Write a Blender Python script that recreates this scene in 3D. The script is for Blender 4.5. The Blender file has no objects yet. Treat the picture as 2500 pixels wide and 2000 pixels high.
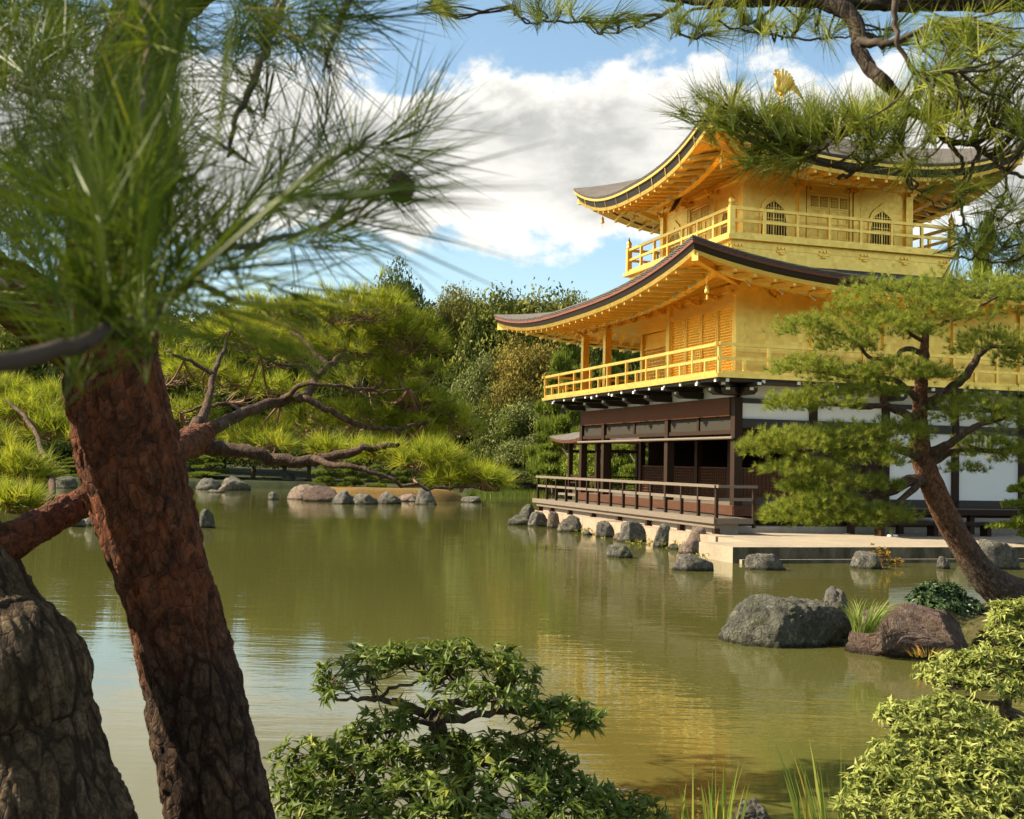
import bpy, math, random
import numpy as np
from mathutils import Vector, Matrix, noise
rad = math.radians
random.seed(7)
S = bpy.context.scene
COL = S.collection

# ------------------------------------------------------------------ camera
F_PX, CX, CY, CAM_Z = 2876.0, 1250.0, 1000.0, 1.86      # focal length in photo pixels, centre, height above the pond
PITCH, ROLL = rad(2.616), rad(1.237)
_F = Vector((0, math.cos(PITCH), math.sin(PITCH)))
_R0 = Vector((1, 0, 0)); _U0 = Vector((0, -math.sin(PITCH), math.cos(PITCH)))
_R = _R0*math.cos(ROLL) + _U0*math.sin(ROLL)
_U = -_R0*math.sin(ROLL) + _U0*math.cos(ROLL)
CAM = Vector((0, 0, CAM_Z))
cd = bpy.data.cameras.new('camera'); cam = bpy.data.objects.new('camera', cd); COL.objects.link(cam)
cam.matrix_world = Matrix(((_R.x, _U.x, -_F.x, 0), (_R.y, _U.y, -_F.y, 0), (_R.z, _U.z, -_F.z, CAM_Z), (0, 0, 0, 1)))
cd.sensor_fit = 'HORIZONTAL'; cd.sensor_width = 36.0; cd.lens = F_PX/2500*36
cd.clip_start = 0.05; cd.clip_end = 4000
cd.dof.use_dof = True; cd.dof.focus_distance = 10.0; cd.dof.aperture_fstop = 12.0
S.camera = cam
S.view_settings.view_transform = 'Standard'; S.view_settings.look = 'None'
S.view_settings.exposure = 1.26; S.view_settings.gamma = 1.0
S.render.film_transparent = False
cy = S.cycles
cy.max_bounces = 7; cy.diffuse_bounces = 3; cy.glossy_bounces = 5; cy.transmission_bounces = 3; cy.transparent_max_bounces = 4
cy.caustics_reflective = False; cy.caustics_refractive = False
cy.sample_clamp_indirect = 6.0
cy.use_denoising = True; cy.denoiser = 'OPENIMAGEDENOISE'

# ------------------------------------------------------------------ sun and sky
SUN_AZ, SUN_EL = rad(-89), rad(39)       # azimuth from +Y towards +X
sd = Vector((math.sin(SUN_AZ)*math.cos(SUN_EL), math.cos(SUN_AZ)*math.cos(SUN_EL), math.sin(SUN_EL)))
sl = bpy.data.lights.new('sun', 'SUN'); sun = bpy.data.objects.new('sun', sl); COL.objects.link(sun)
sl.energy = 5.0; sl.angle = rad(0.5); sl.color = (1.0, 0.88, 0.66)
sun.rotation_euler = sd.to_track_quat('Z', 'Y').to_euler()

w = bpy.data.worlds.new('World'); S.world = w; w.use_nodes = True
wn = w.node_tree; wn.nodes.clear(); WL = wn.links
def wnode(t, **k):
    n = wn.nodes.new(t)
    for a, b in k.items(): setattr(n, a, b)
    return n
def wmath(op, a, b=None, c=None, clamp=False):
    n = wnode('ShaderNodeMath', operation=op, use_clamp=clamp)
    for i, v in enumerate((a, b, c)):
        if v is None: continue
        if isinstance(v, (int, float)): n.inputs[i].default_value = v
        else: WL.new(v, n.inputs[i])
    return n.outputs[0]
sky = wnode('ShaderNodeTexSky', sky_type='NISHITA', sun_disc=False, sun_elevation=SUN_EL, sun_rotation=SUN_AZ,
            altitude=100, air_density=1.0, dust_density=1.4, ozone_density=1.6)
tc = wnode('ShaderNodeTexCoord'); sep = wnode('ShaderNodeSeparateXYZ'); WL.new(tc.outputs['Generated'], sep.inputs[0])
az = wmath('ARCTAN2', sep.outputs[0], sep.outputs[1]); el = wmath('ARCSINE', sep.outputs[2])
DEG = 57.29578
azd = wmath('MULTIPLY', az, DEG); eld = wmath('MULTIPLY', el, DEG)
def fbm(sx, sy, ox, oy, detail, rough, dist=0.0):
    cmb = wnode('ShaderNodeCombineXYZ')
    WL.new(wmath('MULTIPLY_ADD', azd, sx, ox), cmb.inputs[0]); WL.new(wmath('MULTIPLY_ADD', eld, sy, oy), cmb.inputs[1])
    n = wnode('ShaderNodeTexNoise'); n.inputs['Scale'].default_value = 1.0; n.inputs['Detail'].default_value = detail
    n.inputs['Roughness'].default_value = rough; n.inputs['Distortion'].default_value = dist
    WL.new(cmb.outputs[0], n.inputs['Vector']); return n.outputs['Fac']
def band(src, lo, hi, a, b):
    n = wnode('ShaderNodeMapRange', clamp=True, interpolation_type='SMOOTHSTEP')
    WL.new(src, n.inputs[0])
    for i, v in enumerate((lo, hi, a, b)): n.inputs[i+1].default_value = v
    return n.outputs[0]
big = fbm(.105, .16, 3.1, 7.7, 9, .56)
puff = fbm(.30, .42, 9.3, 1.2, 7, .58)
# the long bank of cloud: its top rises and falls with azimuth, its base is flatter
topn = fbm(.075, 0.0, 5.0, 2.0, 3, .5)
top = wmath('MULTIPLY_ADD', topn, 7.0, 15.6); base = wmath('MULTIPLY_ADD', topn, 2.5, 8.9)
up = wmath('SUBTRACT', top, eld); dn = wmath('SUBTRACT', eld, base)
inside = wmath('MINIMUM', wmath('MULTIPLY', up, .30), wmath('MULTIPLY', dn, .34))
inside = wmath('MINIMUM', inside, 1.0)
dens = wmath('ADD', inside, wmath('MULTIPLY', wmath('SUBTRACT', puff, .5), 2.3))
dens2 = wmath('ADD', wmath('MULTIPLY', wmath('SUBTRACT', big, .5), 5.5), wmath('MULTIPLY', wmath('SUBTRACT', puff, .5), 1.0))
hi = band(eld, 25, 34, -3.0, -0.1); dens2 = wmath('ADD', dens2, hi)  # extra clouds added above the view for soft fill light
lowc = wmath('ADD', wmath('SUBTRACT', wmath('MULTIPLY', wmath('SUBTRACT', puff, .52), 3.2), .1), band(eld, 5.5, 9.0, 0.0, -1.6))
dens = wmath('MAXIMUM', wmath('MAXIMUM', dens, dens2), lowc)
cover = band(dens, -.02, .42, 0.0, 1.0)
# light and grey inside the cloud
lit = fbm(.13, .26, 1.7, 4.4, 6, .55)
grey = wmath('MULTIPLY', band(dens, .25, 1.0, 0.0, 1.0), band(lit, .36, .62, 0.25, 1.0))
ramp = wnode('ShaderNodeMixRGB'); ramp.inputs[1].default_value = (5.1, 4.98, 4.65, 1); ramp.inputs[2].default_value = (2.75, 2.75, 2.65, 1)
WL.new(grey, ramp.inputs[0])
skc = wnode('ShaderNodeMixRGB', blend_type='MULTIPLY'); skc.inputs[0].default_value = 1.0
WL.new(sky.outputs[0], skc.inputs[1]); skc.inputs[2].default_value = (1.02, 1.06, .95, 1)
mixs = wnode('ShaderNodeMixRGB'); WL.new(cover, mixs.inputs[0]); WL.new(skc.outputs[0], mixs.inputs[1]); WL.new(ramp.outputs[0], mixs.inputs[2])
bg = wnode('ShaderNodeBackground'); bg.inputs['Strength'].default_value = 0.095
WL.new(mixs.outputs[0], bg.inputs['Color'])
wo = wnode('ShaderNodeOutputWorld'); WL.new(bg.outputs[0], wo.inputs['Surface'])

# ------------------------------------------------------------------ helpers
def ray(px, py):
    d = _F + _R*((px-CX)/F_PX) - _U*((py-CY)/F_PX)
    return d
def P(px, py, depth):
    """point seen at photo pixel (2500 x 2000) at a depth along the view axis"""
    return CAM + ray(px, py)*depth
K = 2500/2156
def D(x, y, depth): return P(x*K, y*K, depth)
def W(px, py, z=0.0):
    d = ray(px, py); return CAM + d*((z-CAM_Z)/d.z)
def WD(x, y, z=0.0): return W(x*K, y*K, z)

class MB:
    def __init__(s): s.V = []; s.Fc = {}; s.n = 0; s.A = []
    def add(s, v, f, var=0.5):
        v = np.asarray(v, dtype=np.float32).reshape(-1, 3)
        if isinstance(f, np.ndarray) and f.ndim == 2:
            s.Fc.setdefault(f.shape[1], []).append(f.astype(np.int64)+s.n)
        else:
            by = {}
            for q in f: by.setdefault(len(q), []).append(q)
            for k, q in by.items(): s.Fc.setdefault(k, []).append(np.asarray(q, dtype=np.int64)+s.n)
        s.V.append(v); s.A.append(np.full(len(v), var, np.float32) if np.isscalar(var) else np.asarray(var, np.float32))
        s.n += len(v); return s
    def box(s, x0, x1, y0, y1, z0, z1):
        v = [(x, y, z) for z in (z0, z1) for y in (y0, y1) for x in (x0, x1)]
        return s.add(v, [(0,2,3,1), (4,5,7,6), (0,1,5,4), (2,6,7,3), (0,4,6,2), (1,3,7,5)])
    def beam(s, a, b, wd, h, up=(0,0,1)):
        a, b, up = Vector(a), Vector(b), Vector(up); t = (b-a).normalized()
        sx = t.cross(up)
        if sx.length < 1e-5: sx = t.cross(Vector((1,0,0)))
        sx.normalize(); sz = sx.cross(t).normalized()
        v = [p + sx*i*wd/2 + sz*j*h/2 for p in (a, b) for i, j in ((-1,-1), (1,-1), (1,1), (-1,1))]
        return s.add(v, [(3,2,1,0), (4,5,6,7), (0,1,5,4), (1,2,6,5), (2,3,7,6), (3,0,4,7)])
    def tube(s, pts, rr, sides=8, var=0.5, cap=True):
        pts = [Vector(p) for p in pts]; n = len(pts)
        if np.isscalar(rr): rr = [rr]*n
        V = []; up = None
        for i, p in enumerate(pts):
            t = (pts[min(i+1, n-1)]-pts[max(i-1, 0)])
            t = t.normalized() if t.length > 1e-9 else Vector((0,0,1))
            if up is None:
                up = t.orthogonal().normalized()
            up = (up - t*up.dot(t))
            up = up.normalized() if up.length > 1e-6 else t.orthogonal().normalized()
            sd_ = t.cross(up)
            for k in range(sides):
                a = 2*math.pi*k/sides
                V.append(p + (up*math.cos(a)+sd_*math.sin(a))*rr[i])
        f = [(i*sides+k, i*sides+(k+1) % sides, (i+1)*sides+(k+1) % sides, (i+1)*sides+k) for i in range(n-1) for k in range(sides)]
        if cap: f += [tuple(range(sides-1, -1, -1)), tuple((n-1)*sides+k for k in range(sides))]
        return s.add(V, f, var)
    def lathe(s, c, prof, sides=16):
        c = Vector(c); V = []
        for r, z in prof:
            for k in range(sides):
                a = 2*math.pi*k/sides; V.append(c+Vector((r*math.cos(a), r*math.sin(a), z)))
        n = len(prof)
        f = [(i*sides+k, i*sides+(k+1) % sides, (i+1)*sides+(k+1) % sides, (i+1)*sides+k) for i in range(n-1) for k in range(sides)]
        f += [tuple(range(sides-1, -1, -1)), tuple((n-1)*sides+k for k in range(sides))]
        return s.add(V, f)
    def mesh(s, name, mat=None, smooth=False):
        me = bpy.data.meshes.new(name)
        V = np.concatenate(s.V); me.vertices.add(len(V)); me.vertices.foreach_set('co', V.ravel())
        idx = []; start = []; o = 0
        for k, L in s.Fc.items():
            q = np.concatenate(L); idx.append(q.ravel()); start.append(o+np.arange(len(q))*k); o += q.size
        idx = np.concatenate(idx); start = np.concatenate(start)
        me.loops.add(len(idx)); me.loops.foreach_set('vertex_index', idx.astype(np.int32))
        me.polygons.add(len(start)); me.polygons.foreach_set('loop_start', start.astype(np.int32))
        me.polygons.foreach_set('use_smooth', np.full(len(start), bool(smooth)))
        at = me.attributes.new('var', 'FLOAT', 'POINT'); at.data.foreach_set('value', np.concatenate(s.A))
        me.update(calc_edges=True); me.validate()
        if mat: me.materials.append(mat)
        return me
    def build(s, name, mat, parent=None, smooth=False):
        return link(name, s.mesh(name, mat, smooth), parent)
def link(name, me, parent=None):
    o = bpy.data.objects.new(name, me); COL.objects.link(o)
    if parent is not None: o.parent = parent
    return o
def tag(o, label=None, cat=None, group=None, kind=None):
    if label: o['label'] = label
    if cat: o['category'] = cat
    if group: o['group'] = group
    if kind: o['kind'] = kind
    return o
def empty(name, loc=(0,0,0), rz=0.0, label=None, cat=None, group=None):
    o = bpy.data.objects.new(name, None); COL.objects.link(o); o.location = loc; o.rotation_euler.z = rz
    o.empty_display_size = .2
    return tag(o, label, cat, group)
def catmull(pts, per=6):
    """pts: list of tuples (any dimension)"""
    p = np.asarray(pts, float); n = len(p); out = []
    for i in range(n-1):
        a, b, c, d = p[max(i-1, 0)], p[i], p[i+1], p[min(i+2, n-1)]
        for k in range(per):
            t = k/per
            out.append(.5*((2*b)+(-a+c)*t+(2*a-5*b+4*c-d)*t*t+(-a+3*b-3*c+d)*t**3))
    out.append(p[-1]); return np.array(out)

# ------------------------------------------------------------------ materials
class NM:
    def __init__(s, name):
        s.m = bpy.data.materials.new(name); s.m.use_nodes = True; s.t = s.m.node_tree; s.t.nodes.clear()
        s.out = s.n('ShaderNodeOutputMaterial'); s.co = s.n('ShaderNodeTexCoord')
    def n(s, t, **k):
        q = s.t.nodes.new(t)
        for a, b in k.items(): setattr(q, a, b)
        return q
    def l(s, a, b): s.t.links.new(a, b)
    def vec(s, scale=(1,1,1), src='Object'):
        mp = s.n('ShaderNodeMapping'); s.l(s.co.outputs[src], mp.inputs[0]); mp.inputs['Scale'].default_value = scale; return mp.outputs[0]
    def noise(s, scale, detail=4, rough=.55, sc=(1,1,1), dist=0, src='Object'):
        q = s.n('ShaderNodeTexNoise'); s.l(s.vec(sc, src), q.inputs['Vector']); q.inputs['Scale'].default_value = scale
        q.inputs['Detail'].default_value = detail; q.inputs['Roughness'].default_value = rough; q.inputs['Distortion'].default_value = dist
        return q.outputs['Fac']
    def voro(s, scale, sc=(1,1,1), feature='F1', rnd=1.0, out='Distance'):
        q = s.n('ShaderNodeTexVoronoi', feature=feature); s.l(s.vec(sc), q.inputs['Vector']); q.inputs['Scale'].default_value = scale
        q.inputs['Randomness'].default_value = rnd; return q.outputs[out]
    def ramp(s, src, stops, interp='LINEAR'):
        q = s.n('ShaderNodeValToRGB'); s.l(src, q.inputs[0]); e = q.color_ramp.elements; q.color_ramp.interpolation = interp
        while len(e) < len(stops): e.new(.5)
        for i, (p, c) in enumerate(stops):
            e[i].position = p; e[i].color = (c, c, c, 1) if np.isscalar(c) else (*c, 1)
        return q.outputs[0]
    def mix(s, f, a, b, mode='MIX'):
        q = s.n('ShaderNodeMixRGB', blend_type=mode)
        for i, v in enumerate((f, a, b)):
            if isinstance(v, (int, float)): q.inputs[i].default_value = v if i == 0 else (v, v, v, 1)
            elif isinstance(v, tuple): q.inputs[i].default_value = (*v, 1)
            else: s.l(v, q.inputs[i])
        return q.outputs[0]
    def math(s, op, a, b=0.0, clamp=False):
        q = s.n('ShaderNodeMath', operation=op, use_clamp=clamp)
        for i, v in enumerate((a, b)):
            if isinstance(v, (int, float)): q.inputs[i].default_value = v
            else: s.l(v, q.inputs[i])
        return q.outputs[0]
    def attr(s, name='var'):
        q = s.n('ShaderNodeAttribute', attribute_name=name); return q.outputs['Fac']
    def rnd(s): return s.n('ShaderNodeObjectInfo').outputs['Random']
    def bump(s, h, dist, strength=1.0):
        q = s.n('ShaderNodeBump'); q.inputs['Distance'].default_value = dist; q.inputs['Strength'].default_value = strength
        s.l(h, q.inputs['Height']); return q.outputs[0]
    def pbsdf(s, col, rough=.6, metal=0.0, bump=None, spec=.5, ior=1.45):
        q = s.n('ShaderNodeBsdfPrincipled')
        def put(k, v):
            if isinstance(v, (int, float)): q.inputs[k].default_value = v
            elif isinstance(v, tuple): q.inputs[k].default_value = (*v, 1)
            else: s.l(v, q.inputs[k])
        put('Base Color', col); put('Roughness', rough); put('Metallic', metal); put('Specular IOR Level', spec); put('IOR', ior)
        if bump is not None: s.l(bump, q.inputs['Normal'])
        return q
    def done(s, sh):
        s.l(sh.outputs[0] if hasattr(sh, 'outputs') else sh, s.out.inputs['Surface']); return s.m
    def leafy(s, col, trans=.4, rough=.45, spec=.35, tcol=None):
        """leaf or needle: reflecting top plus light shining through"""
        p = s.pbsdf(col, rough, 0, None, spec)
        t = s.n('ShaderNodeBsdfTranslucent')
        tc_ = tcol if tcol is not None else col
        if isinstance(tc_, tuple): t.inputs[0].default_value = (*tc_, 1)
        else: s.l(tc_, t.inputs[0])
        m = s.n('ShaderNodeMixShader'); m.inputs[0].default_value = trans; s.l(p.outputs[0], m.inputs[1]); s.l(t.outputs[0], m.inputs[2])
        return s.done(m.outputs[0])

def simple(name, col, rough=.6, metal=0, var=.25, scale=6, bump=0.0, sc=(1,1,1), spec=.5):
    q = NM(name); nz = q.noise(scale, 5, .6, sc)
    c = q.mix(nz, tuple(c*(1-var) for c in col), tuple(min(1, c*(1+var)) for c in col))
    b = q.bump(q.noise(scale*4, 4, .6, sc), bump) if bump else None
    return q.done(q.pbsdf(c, rough, metal, b, spec))

def gold(name, col, rough):
    q = NM(name); a = q.noise(1.3, 5, .6); b = q.noise(34, 2, .5)
    # sheets of leaf, each a hand's breadth, differ a little in tone and lay
    sn = q.n('ShaderNodeVectorMath', operation='SNAP'); q.l(q.co.outputs['Object'], sn.inputs[0]); sn.inputs[1].default_value = (.105, .105, .105)
    ad = q.n('ShaderNodeVectorMath', operation='ADD'); q.l(sn.outputs[0], ad.inputs[0]); ad.inputs[1].default_value = (.013, .017, .011)
    wnz = q.n('ShaderNodeTexWhiteNoise'); q.l(ad.outputs[0], wnz.inputs['Vector']); sh = wnz.outputs['Value']
    c = q.mix(q.ramp(a, [(.3, 0), (.7, 1)]), tuple(x*.86 for x in col), col)
    c = q.mix(q.math('MULTIPLY', sh, .22), c, (col[0]*.72, col[1]*.60, col[2]*.45))
    r = q.math('ADD', q.ramp(b, [(.3, rough-.07), (.7, rough+.07)]), q.math('MULTIPLY', sh, .08))
    return q.done(q.pbsdf(c, r, 1.0, q.bump(q.math('ADD', q.noise(9, 2, .5), q.math('MULTIPLY', sh, .15)), .004)))
M_gold = gold('gold_leaf', (1.0, .70, .185), .40)
M_goldd = gold('gold_leaf_carved', (1.0, .66, .16), .38)
M_hook = simple('pale_metal', (.85, .78, .6), .4, .6)
M_white = simple('white_paint', (.8, .8, .78), .6, var=.06)
M_plaster = simple('plaster', (.78, .775, .75), .85, var=.05, scale=2)
M_dimboard = simple('shade_darkened_board', (.022, .016, .008), .8, var=.2)  # shade under the balcony is put into this dark board colour
M_black = simple('black_lacquer_wood', (.022, .015, .011), .5, var=.3)
M_wood = simple('dark_timber', (.030, .015, .008), .6, var=.45, sc=(6, 6, .6), bump=.003, spec=.2)
M_beam = simple('brown_timber', (.095, .030, .010), .6, var=.45, sc=(6, .5, 6), bump=.003, spec=.2)
M_redwood = simple('reddish_timber', (.080, .034, .018), .65, var=.45, sc=(3, .4, 3), bump=.003, spec=.2)
M_deck = simple('weathered_timber', (.155, .12, .088), .7, var=.45, sc=(7, .6, 7), bump=.002)
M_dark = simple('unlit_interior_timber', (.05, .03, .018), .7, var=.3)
M_edge = simple('bark_shingle_edge', (.16, .045, .025), .7, var=.4, scale=20)

def shingle():
    q = NM('bark_shingles'); a = q.noise(3, 5, .6); b = q.noise(60, 3, .6)
    wv = q.n('ShaderNodeTexWave', wave_type='BANDS', bands_direction='Z'); q.l(q.vec(), wv.inputs[0]); wv.inputs['Scale'].default_value = 9
    wv.inputs['Distortion'].default_value = 2.0; wv.inputs['Detail'].default_value = 3
    c = q.mix(a, (.10, .085, .075), (.21, .185, .165)); c = q.mix(q.ramp(b, [(.4, 0), (.65, .55)]), c, (.06, .05, .045))
    h = q.math('ADD', wv.outputs['Fac'], b)
    return q.done(q.pbsdf(c, .85, 0, q.bump(h, .02), .2))
M_shingle = shingle()
def stonewall():
    q = NM('embankment_stone'); a = q.noise(2.2, 6, .65); b = q.noise(14, 5, .6)
    c = q.ramp(a, [(.3, (.28, .18, .12)), (.5, (.38, .27, .19)), (.7, (.31, .25, .19))])
    c = q.mix(q.ramp(b, [(.45, 0), (.7, .5)]), c, (.2, .17, .12))
    return q.done(q.pbsdf(c, .85, 0, q.bump(b, .02), .3))
M_stonewall = stonewall()
def concrete():
    q = NM('platform_stone'); a = q.noise(1.1, 6, .65); b = q.noise(11, 5, .65)
    c = q.ramp(a, [(.3, (.26, .21, .15)), (.7, (.36, .295, .21))])
    c = q.mix(q.ramp(b, [(.5, 0), (.75, .5)]), c, (.19, .15, .10))
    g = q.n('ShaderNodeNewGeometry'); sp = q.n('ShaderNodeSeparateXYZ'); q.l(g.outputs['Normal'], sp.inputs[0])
    side = q.ramp(q.math('MULTIPLY', sp.outputs[1], -1.0), [(.5, 0), (.8, .97)])  # east faces darkened in colour: their shade is painted in with the moss
    moss_shade = q.mix(q.ramp(q.noise(5, 6, .7), [(.35, .05), (.65, 1)]), (.06, .052, .034), (.026, .030, .017))
    c = q.mix(q.math('MULTIPLY', side, q.ramp(q.noise(2.4, 4, .6, (1,1,.3)), [(.3, .5), (.6, 1)])), c, moss_shade)
    return q.done(q.pbsdf(c, .85, 0, q.bump(b, .012), .3))
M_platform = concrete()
M_found = simple('grey_foundation', (.30, .26, .21), .85, var=.35, scale=5, bump=.01)

def rockmat(name, c1, c2, lich, moss_shade):
    q = NM(name); a = q.noise(1.8, 8, .7); b = q.noise(8, 10, .75, (1, 1, .8), .6); c = q.noise(34, 6, .65); v = q.voro(11, (1, 1, .7), 'DISTANCE_TO_EDGE')
    base = q.ramp(a, [(.30, tuple(x*.8 for x in c1)), (.52, c2), (.72, tuple(x*.7 for x in c1))])
    base = q.mix(q.ramp(b, [(.52, 0), (.60, .8)]), base, lich)
    base = q.mix(q.ramp(b, [(.36, .9), (.46, 0)]), base, tuple(x*.22 for x in c1))
    ms = q.ramp(q.noise(2.6, 7, .75), [(.52, 0), (.62, .8)])
    base = q.mix(ms, base, moss_shade)
    base = q.mix(q.ramp(c, [(.40, .55), (.56, 0)]), base, tuple(x*.35 for x in c2))
    base = q.mix(q.ramp(v, [(.0, .5), (.035, 0)]), base, tuple(x*.3 for x in c1))
    g = q.n('ShaderNodeNewGeometry'); sp = q.n('ShaderNodeSeparateXYZ'); q.l(g.outputs['Position'], sp.inputs[0])
    wet = q.ramp(q.math('ADD', sp.outputs[2], q.math('MULTIPLY', b, .06)), [(.055, .8), (.10, 0)])
    base = q.mix(wet, base, tuple(x*.18 for x in moss_shade))
    h = q.math('ADD', q.math('MULTIPLY', b, 1.0), q.math('MULTIPLY', c, .30))
    h = q.math('ADD', h, q.math('MULTIPLY', q.ramp(v, [(0, 0), (.06, 1)]), .12))
    return q.done(q.pbsdf(base, .9, 0, q.bump(h, .24), .2))
M_rock = rockmat('grey_rock', (.17, .155, .135), (.27, .245, .205), (.42, .40, .34), (.13, .13, .05))
M_rockg = rockmat('greenish_rock', (.13, .13, .105), (.21, .20, .155), (.36, .36, .27), (.11, .12, .04))
M_rockr = rockmat('reddish_rock', (.16, .105, .085), (.24, .16, .125), (.33, .27, .23), (.14, .10, .05))
M_rockp = rockmat('pinkish_rock', (.30, .20, .15), (.42, .31, .24), (.5, .44, .37), (.2, .17, .08))

def water():
    q = NM('pond_water_surface')
    g = q.n('ShaderNodeNewGeometry')
    def nz(sc, det, rough=.55):
        mp = q.n('ShaderNodeMapping'); q.l(g.outputs['Position'], mp.inputs[0]); mp.inputs['Scale'].default_value = sc
        n = q.n('ShaderNodeTexNoise'); q.l(mp.outputs[0], n.inputs[0]); n.inputs['Scale'].default_value = 1; n.inputs['Detail'].default_value = det; n.inputs['Roughness'].default_value = rough
        return n.outputs['Fac']
    fine = nz((2.6, 9.0, 1), 3); mid = nz((.8, 2.6, 1), 2); patch = q.ramp(nz((.10, .16, 1), 3), [(.42, .22), (.62, 1.0)])
    h = q.math('ADD', q.math('MULTIPLY', q.math('MULTIPLY', fine, patch), .0032), q.math('MULTIPLY', mid, .0034))
    b = q.bump(h, 1.0)
    murk = q.mix(nz((.07, .07, 1), 3), (.072, .070, .018), (.092, .089, .024))
    return q.done(q.pbsdf(murk, .015, 0, b, .5, 1.42))
M_water = water()
# ================================================================== the golden pavilion
# local frame of the building: +x along the east face (to the right), +y along the south face (away), corner column at the origin
BR = rad(17.3)
BC = Vector((5.50, 28.80, 0))
UX = Vector((math.cos(BR), math.sin(BR), 0)); UY = Vector((-math.sin(BR), math.cos(BR), 0))
def L2W(x, y, z=0.0): return BC + UX*x + UY*y + Vector((0, 0, z))
pav = empty('golden_pavilion', BC, BR, 'three storey pavilion with gold upper floors and dark timber ground floor beside the pond', 'pavilion')
def part(name, mb, mat, parent=None, label=None, smooth=False):
    o = mb.build(name, mat, parent or pav, smooth)
    if label: o['label'] = label
    return o
YS = [0, 3.85, 8.55, 10.5]; XS = [0, 2.1, 4.2, 6.3, 8.4]; YI = [2.1, 4.2, 6.3, 8.4, 10.5]
XE, YE = 8.4, 10.5

# ---- ground floor
part('stone_base', MB().box(-.35, 9.0, -.3, 10.9, -.3, .46), M_found)
fl = part('floor', MB().box(-.12, XE+.1, -.12, YE+.1, .80, .95), M_deck)
for x0, x1, y0, y1 in ((-.145, -.12, -.12, 10.6), (-.12, 8.5, -.145, -.12)):
    MB().box(x0, x1, y0, y1, .70, .948).build('riser_board', M_redwood, fl)
def column(x, y, z0, z1, wd, mat, name='column'):
    return part(name, MB().box(x-wd/2, x+wd/2, y-wd/2, y+wd/2, z0, z1), mat)
for y in YS: column(0, y, .46, 3.14 if y not in (0, 10.5) else 3.60, .21, M_wood)
for x in XS[1:]: column(x, 0, .46, 3.60, .20, M_wood)
for y in YI: column(2.1, y, .95, 3.60, .17, M_wood)
for x in (4.2, 6.3, 8.4): column(x, 10.5, .95, 3.60, .17, M_wood)
for y0, y1 in ((.12, 10.38),):
    part('beam', MB().box(-.135, .135, y0, y1, 3.14, 3.60), M_beam)
part('beam', MB().box(-.07, .07, .12, 10.38, 2.70, 2.80), M_wood)
part('curtain_pole', MB().tube([(-.16, -.1, 2.60), (-.16, 10.6, 2.60)], .035, 8), M_deck)
for y in (2.0, 6.2): column(0, y, 2.8, 3.14, .12, M_wood, 'strut')
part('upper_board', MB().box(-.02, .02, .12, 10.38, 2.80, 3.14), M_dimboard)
# east face
part('beam', MB().box(.12, XE-.1, -.08, .08, 3.46, 3.58), M_black)
part('beam', MB().box(.12, XE-.1, -.085, .085, 2.86, 3.08), M_black)
for a, b in zip(XS[:-1], XS[1:]):
    part('plaster_panel', MB().box(a+.11, b-.11, -.03, .03, 3.08, 3.46), M_plaster)
    part('plaster_panel', MB().box(a+.11, b-.11, -.03, .03, 3.58, 3.98), M_plaster)
for a, b in ((4.2, 6.3), (6.3, 8.4)):
    part('plaster_panel', MB().box(a+.1, b-.1, -.03, .03, 1.15, 2.86), M_plaster)
part('sill_beam', MB().box(.12, XE+.1, -.10, .09, .955, 1.15), M_black)
for a, b in ((2.1, 4.2),):
    dm = MB().box(a+.1, b-.1, -.02, .03, 1.15, 2.86)
    for i in range(5): x = a+.12+i*(b-a-.24)/4; dm.box(x-.025, x+.025, -.045, -.02, 1.15, 2.86)
    for z in (1.5, 2.0, 2.5): dm.box(a+.1, b-.1, -.04, -.021, z-.02, z+.02)
    part('shutter_door', dm, M_wood)
part('pole', MB().tube([(.15, -.2, 2.62), (4.1, -.2, 2.60)], .04, 8), M_redwood)
def lattice(mb, a, b, z0, z1, nx, nz, t, axis):
    """a, b: 2D end points; bars across a frame"""
    a, b = Vector((*a, 0)), Vector((*b, 0))
    d = (b-a).normalized(); nrm = Vector((-d.y, d.x, 0))
    for i in range(nx+1):
        p = a+(b-a)*i/nx; e = 2.2 if i in (0, nx) else 1
        mb.beam(p+Vector((0,0,z0)), p+Vector((0,0,z1)), t*e, t*1.2*e, nrm)
    for j in range(nz+1):
        z = z0+(z1-z0)*j/nz; e = 2.2 if j in (0, nz) else 1
        mb.beam(a+Vector((0,0,z)), b+Vector((0,0,z)), t*.9*e, t*e, (0,0,1))
yy = [0.0]+YI
for a, b in zip(yy[:-1], yy[1:]):
    m = MB(); lattice(m, (2.1, a+.1), (2.1, b-.1), .97, 1.86, 14, 10, .02, 1); m.box(2.125, 2.145, a+.1, b-.1, .96, 1.86)
    part('lattice_panel', m, M_redwood)
m = MB(); lattice(m, (.13, 0), (1.99, 0), 1.17, 1.86, 18, 9, .02, 0); m.box(.13, 1.99, .022, .04, 1.16, 1.86); part('lattice_panel', m, M_redwood)
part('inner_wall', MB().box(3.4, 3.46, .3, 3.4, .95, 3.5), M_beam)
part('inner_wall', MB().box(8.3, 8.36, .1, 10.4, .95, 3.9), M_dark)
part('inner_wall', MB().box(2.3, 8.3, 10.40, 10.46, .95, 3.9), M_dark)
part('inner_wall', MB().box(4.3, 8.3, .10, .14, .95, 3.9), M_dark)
part('head_beam', MB().box(2.05, 2.15, .1, 10.4, 2.66, 2.80), M_wood)
part('upper_board', MB().box(2.08, 2.12, .1, 10.4, 2.80, 3.6), M_dimboard)
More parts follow.
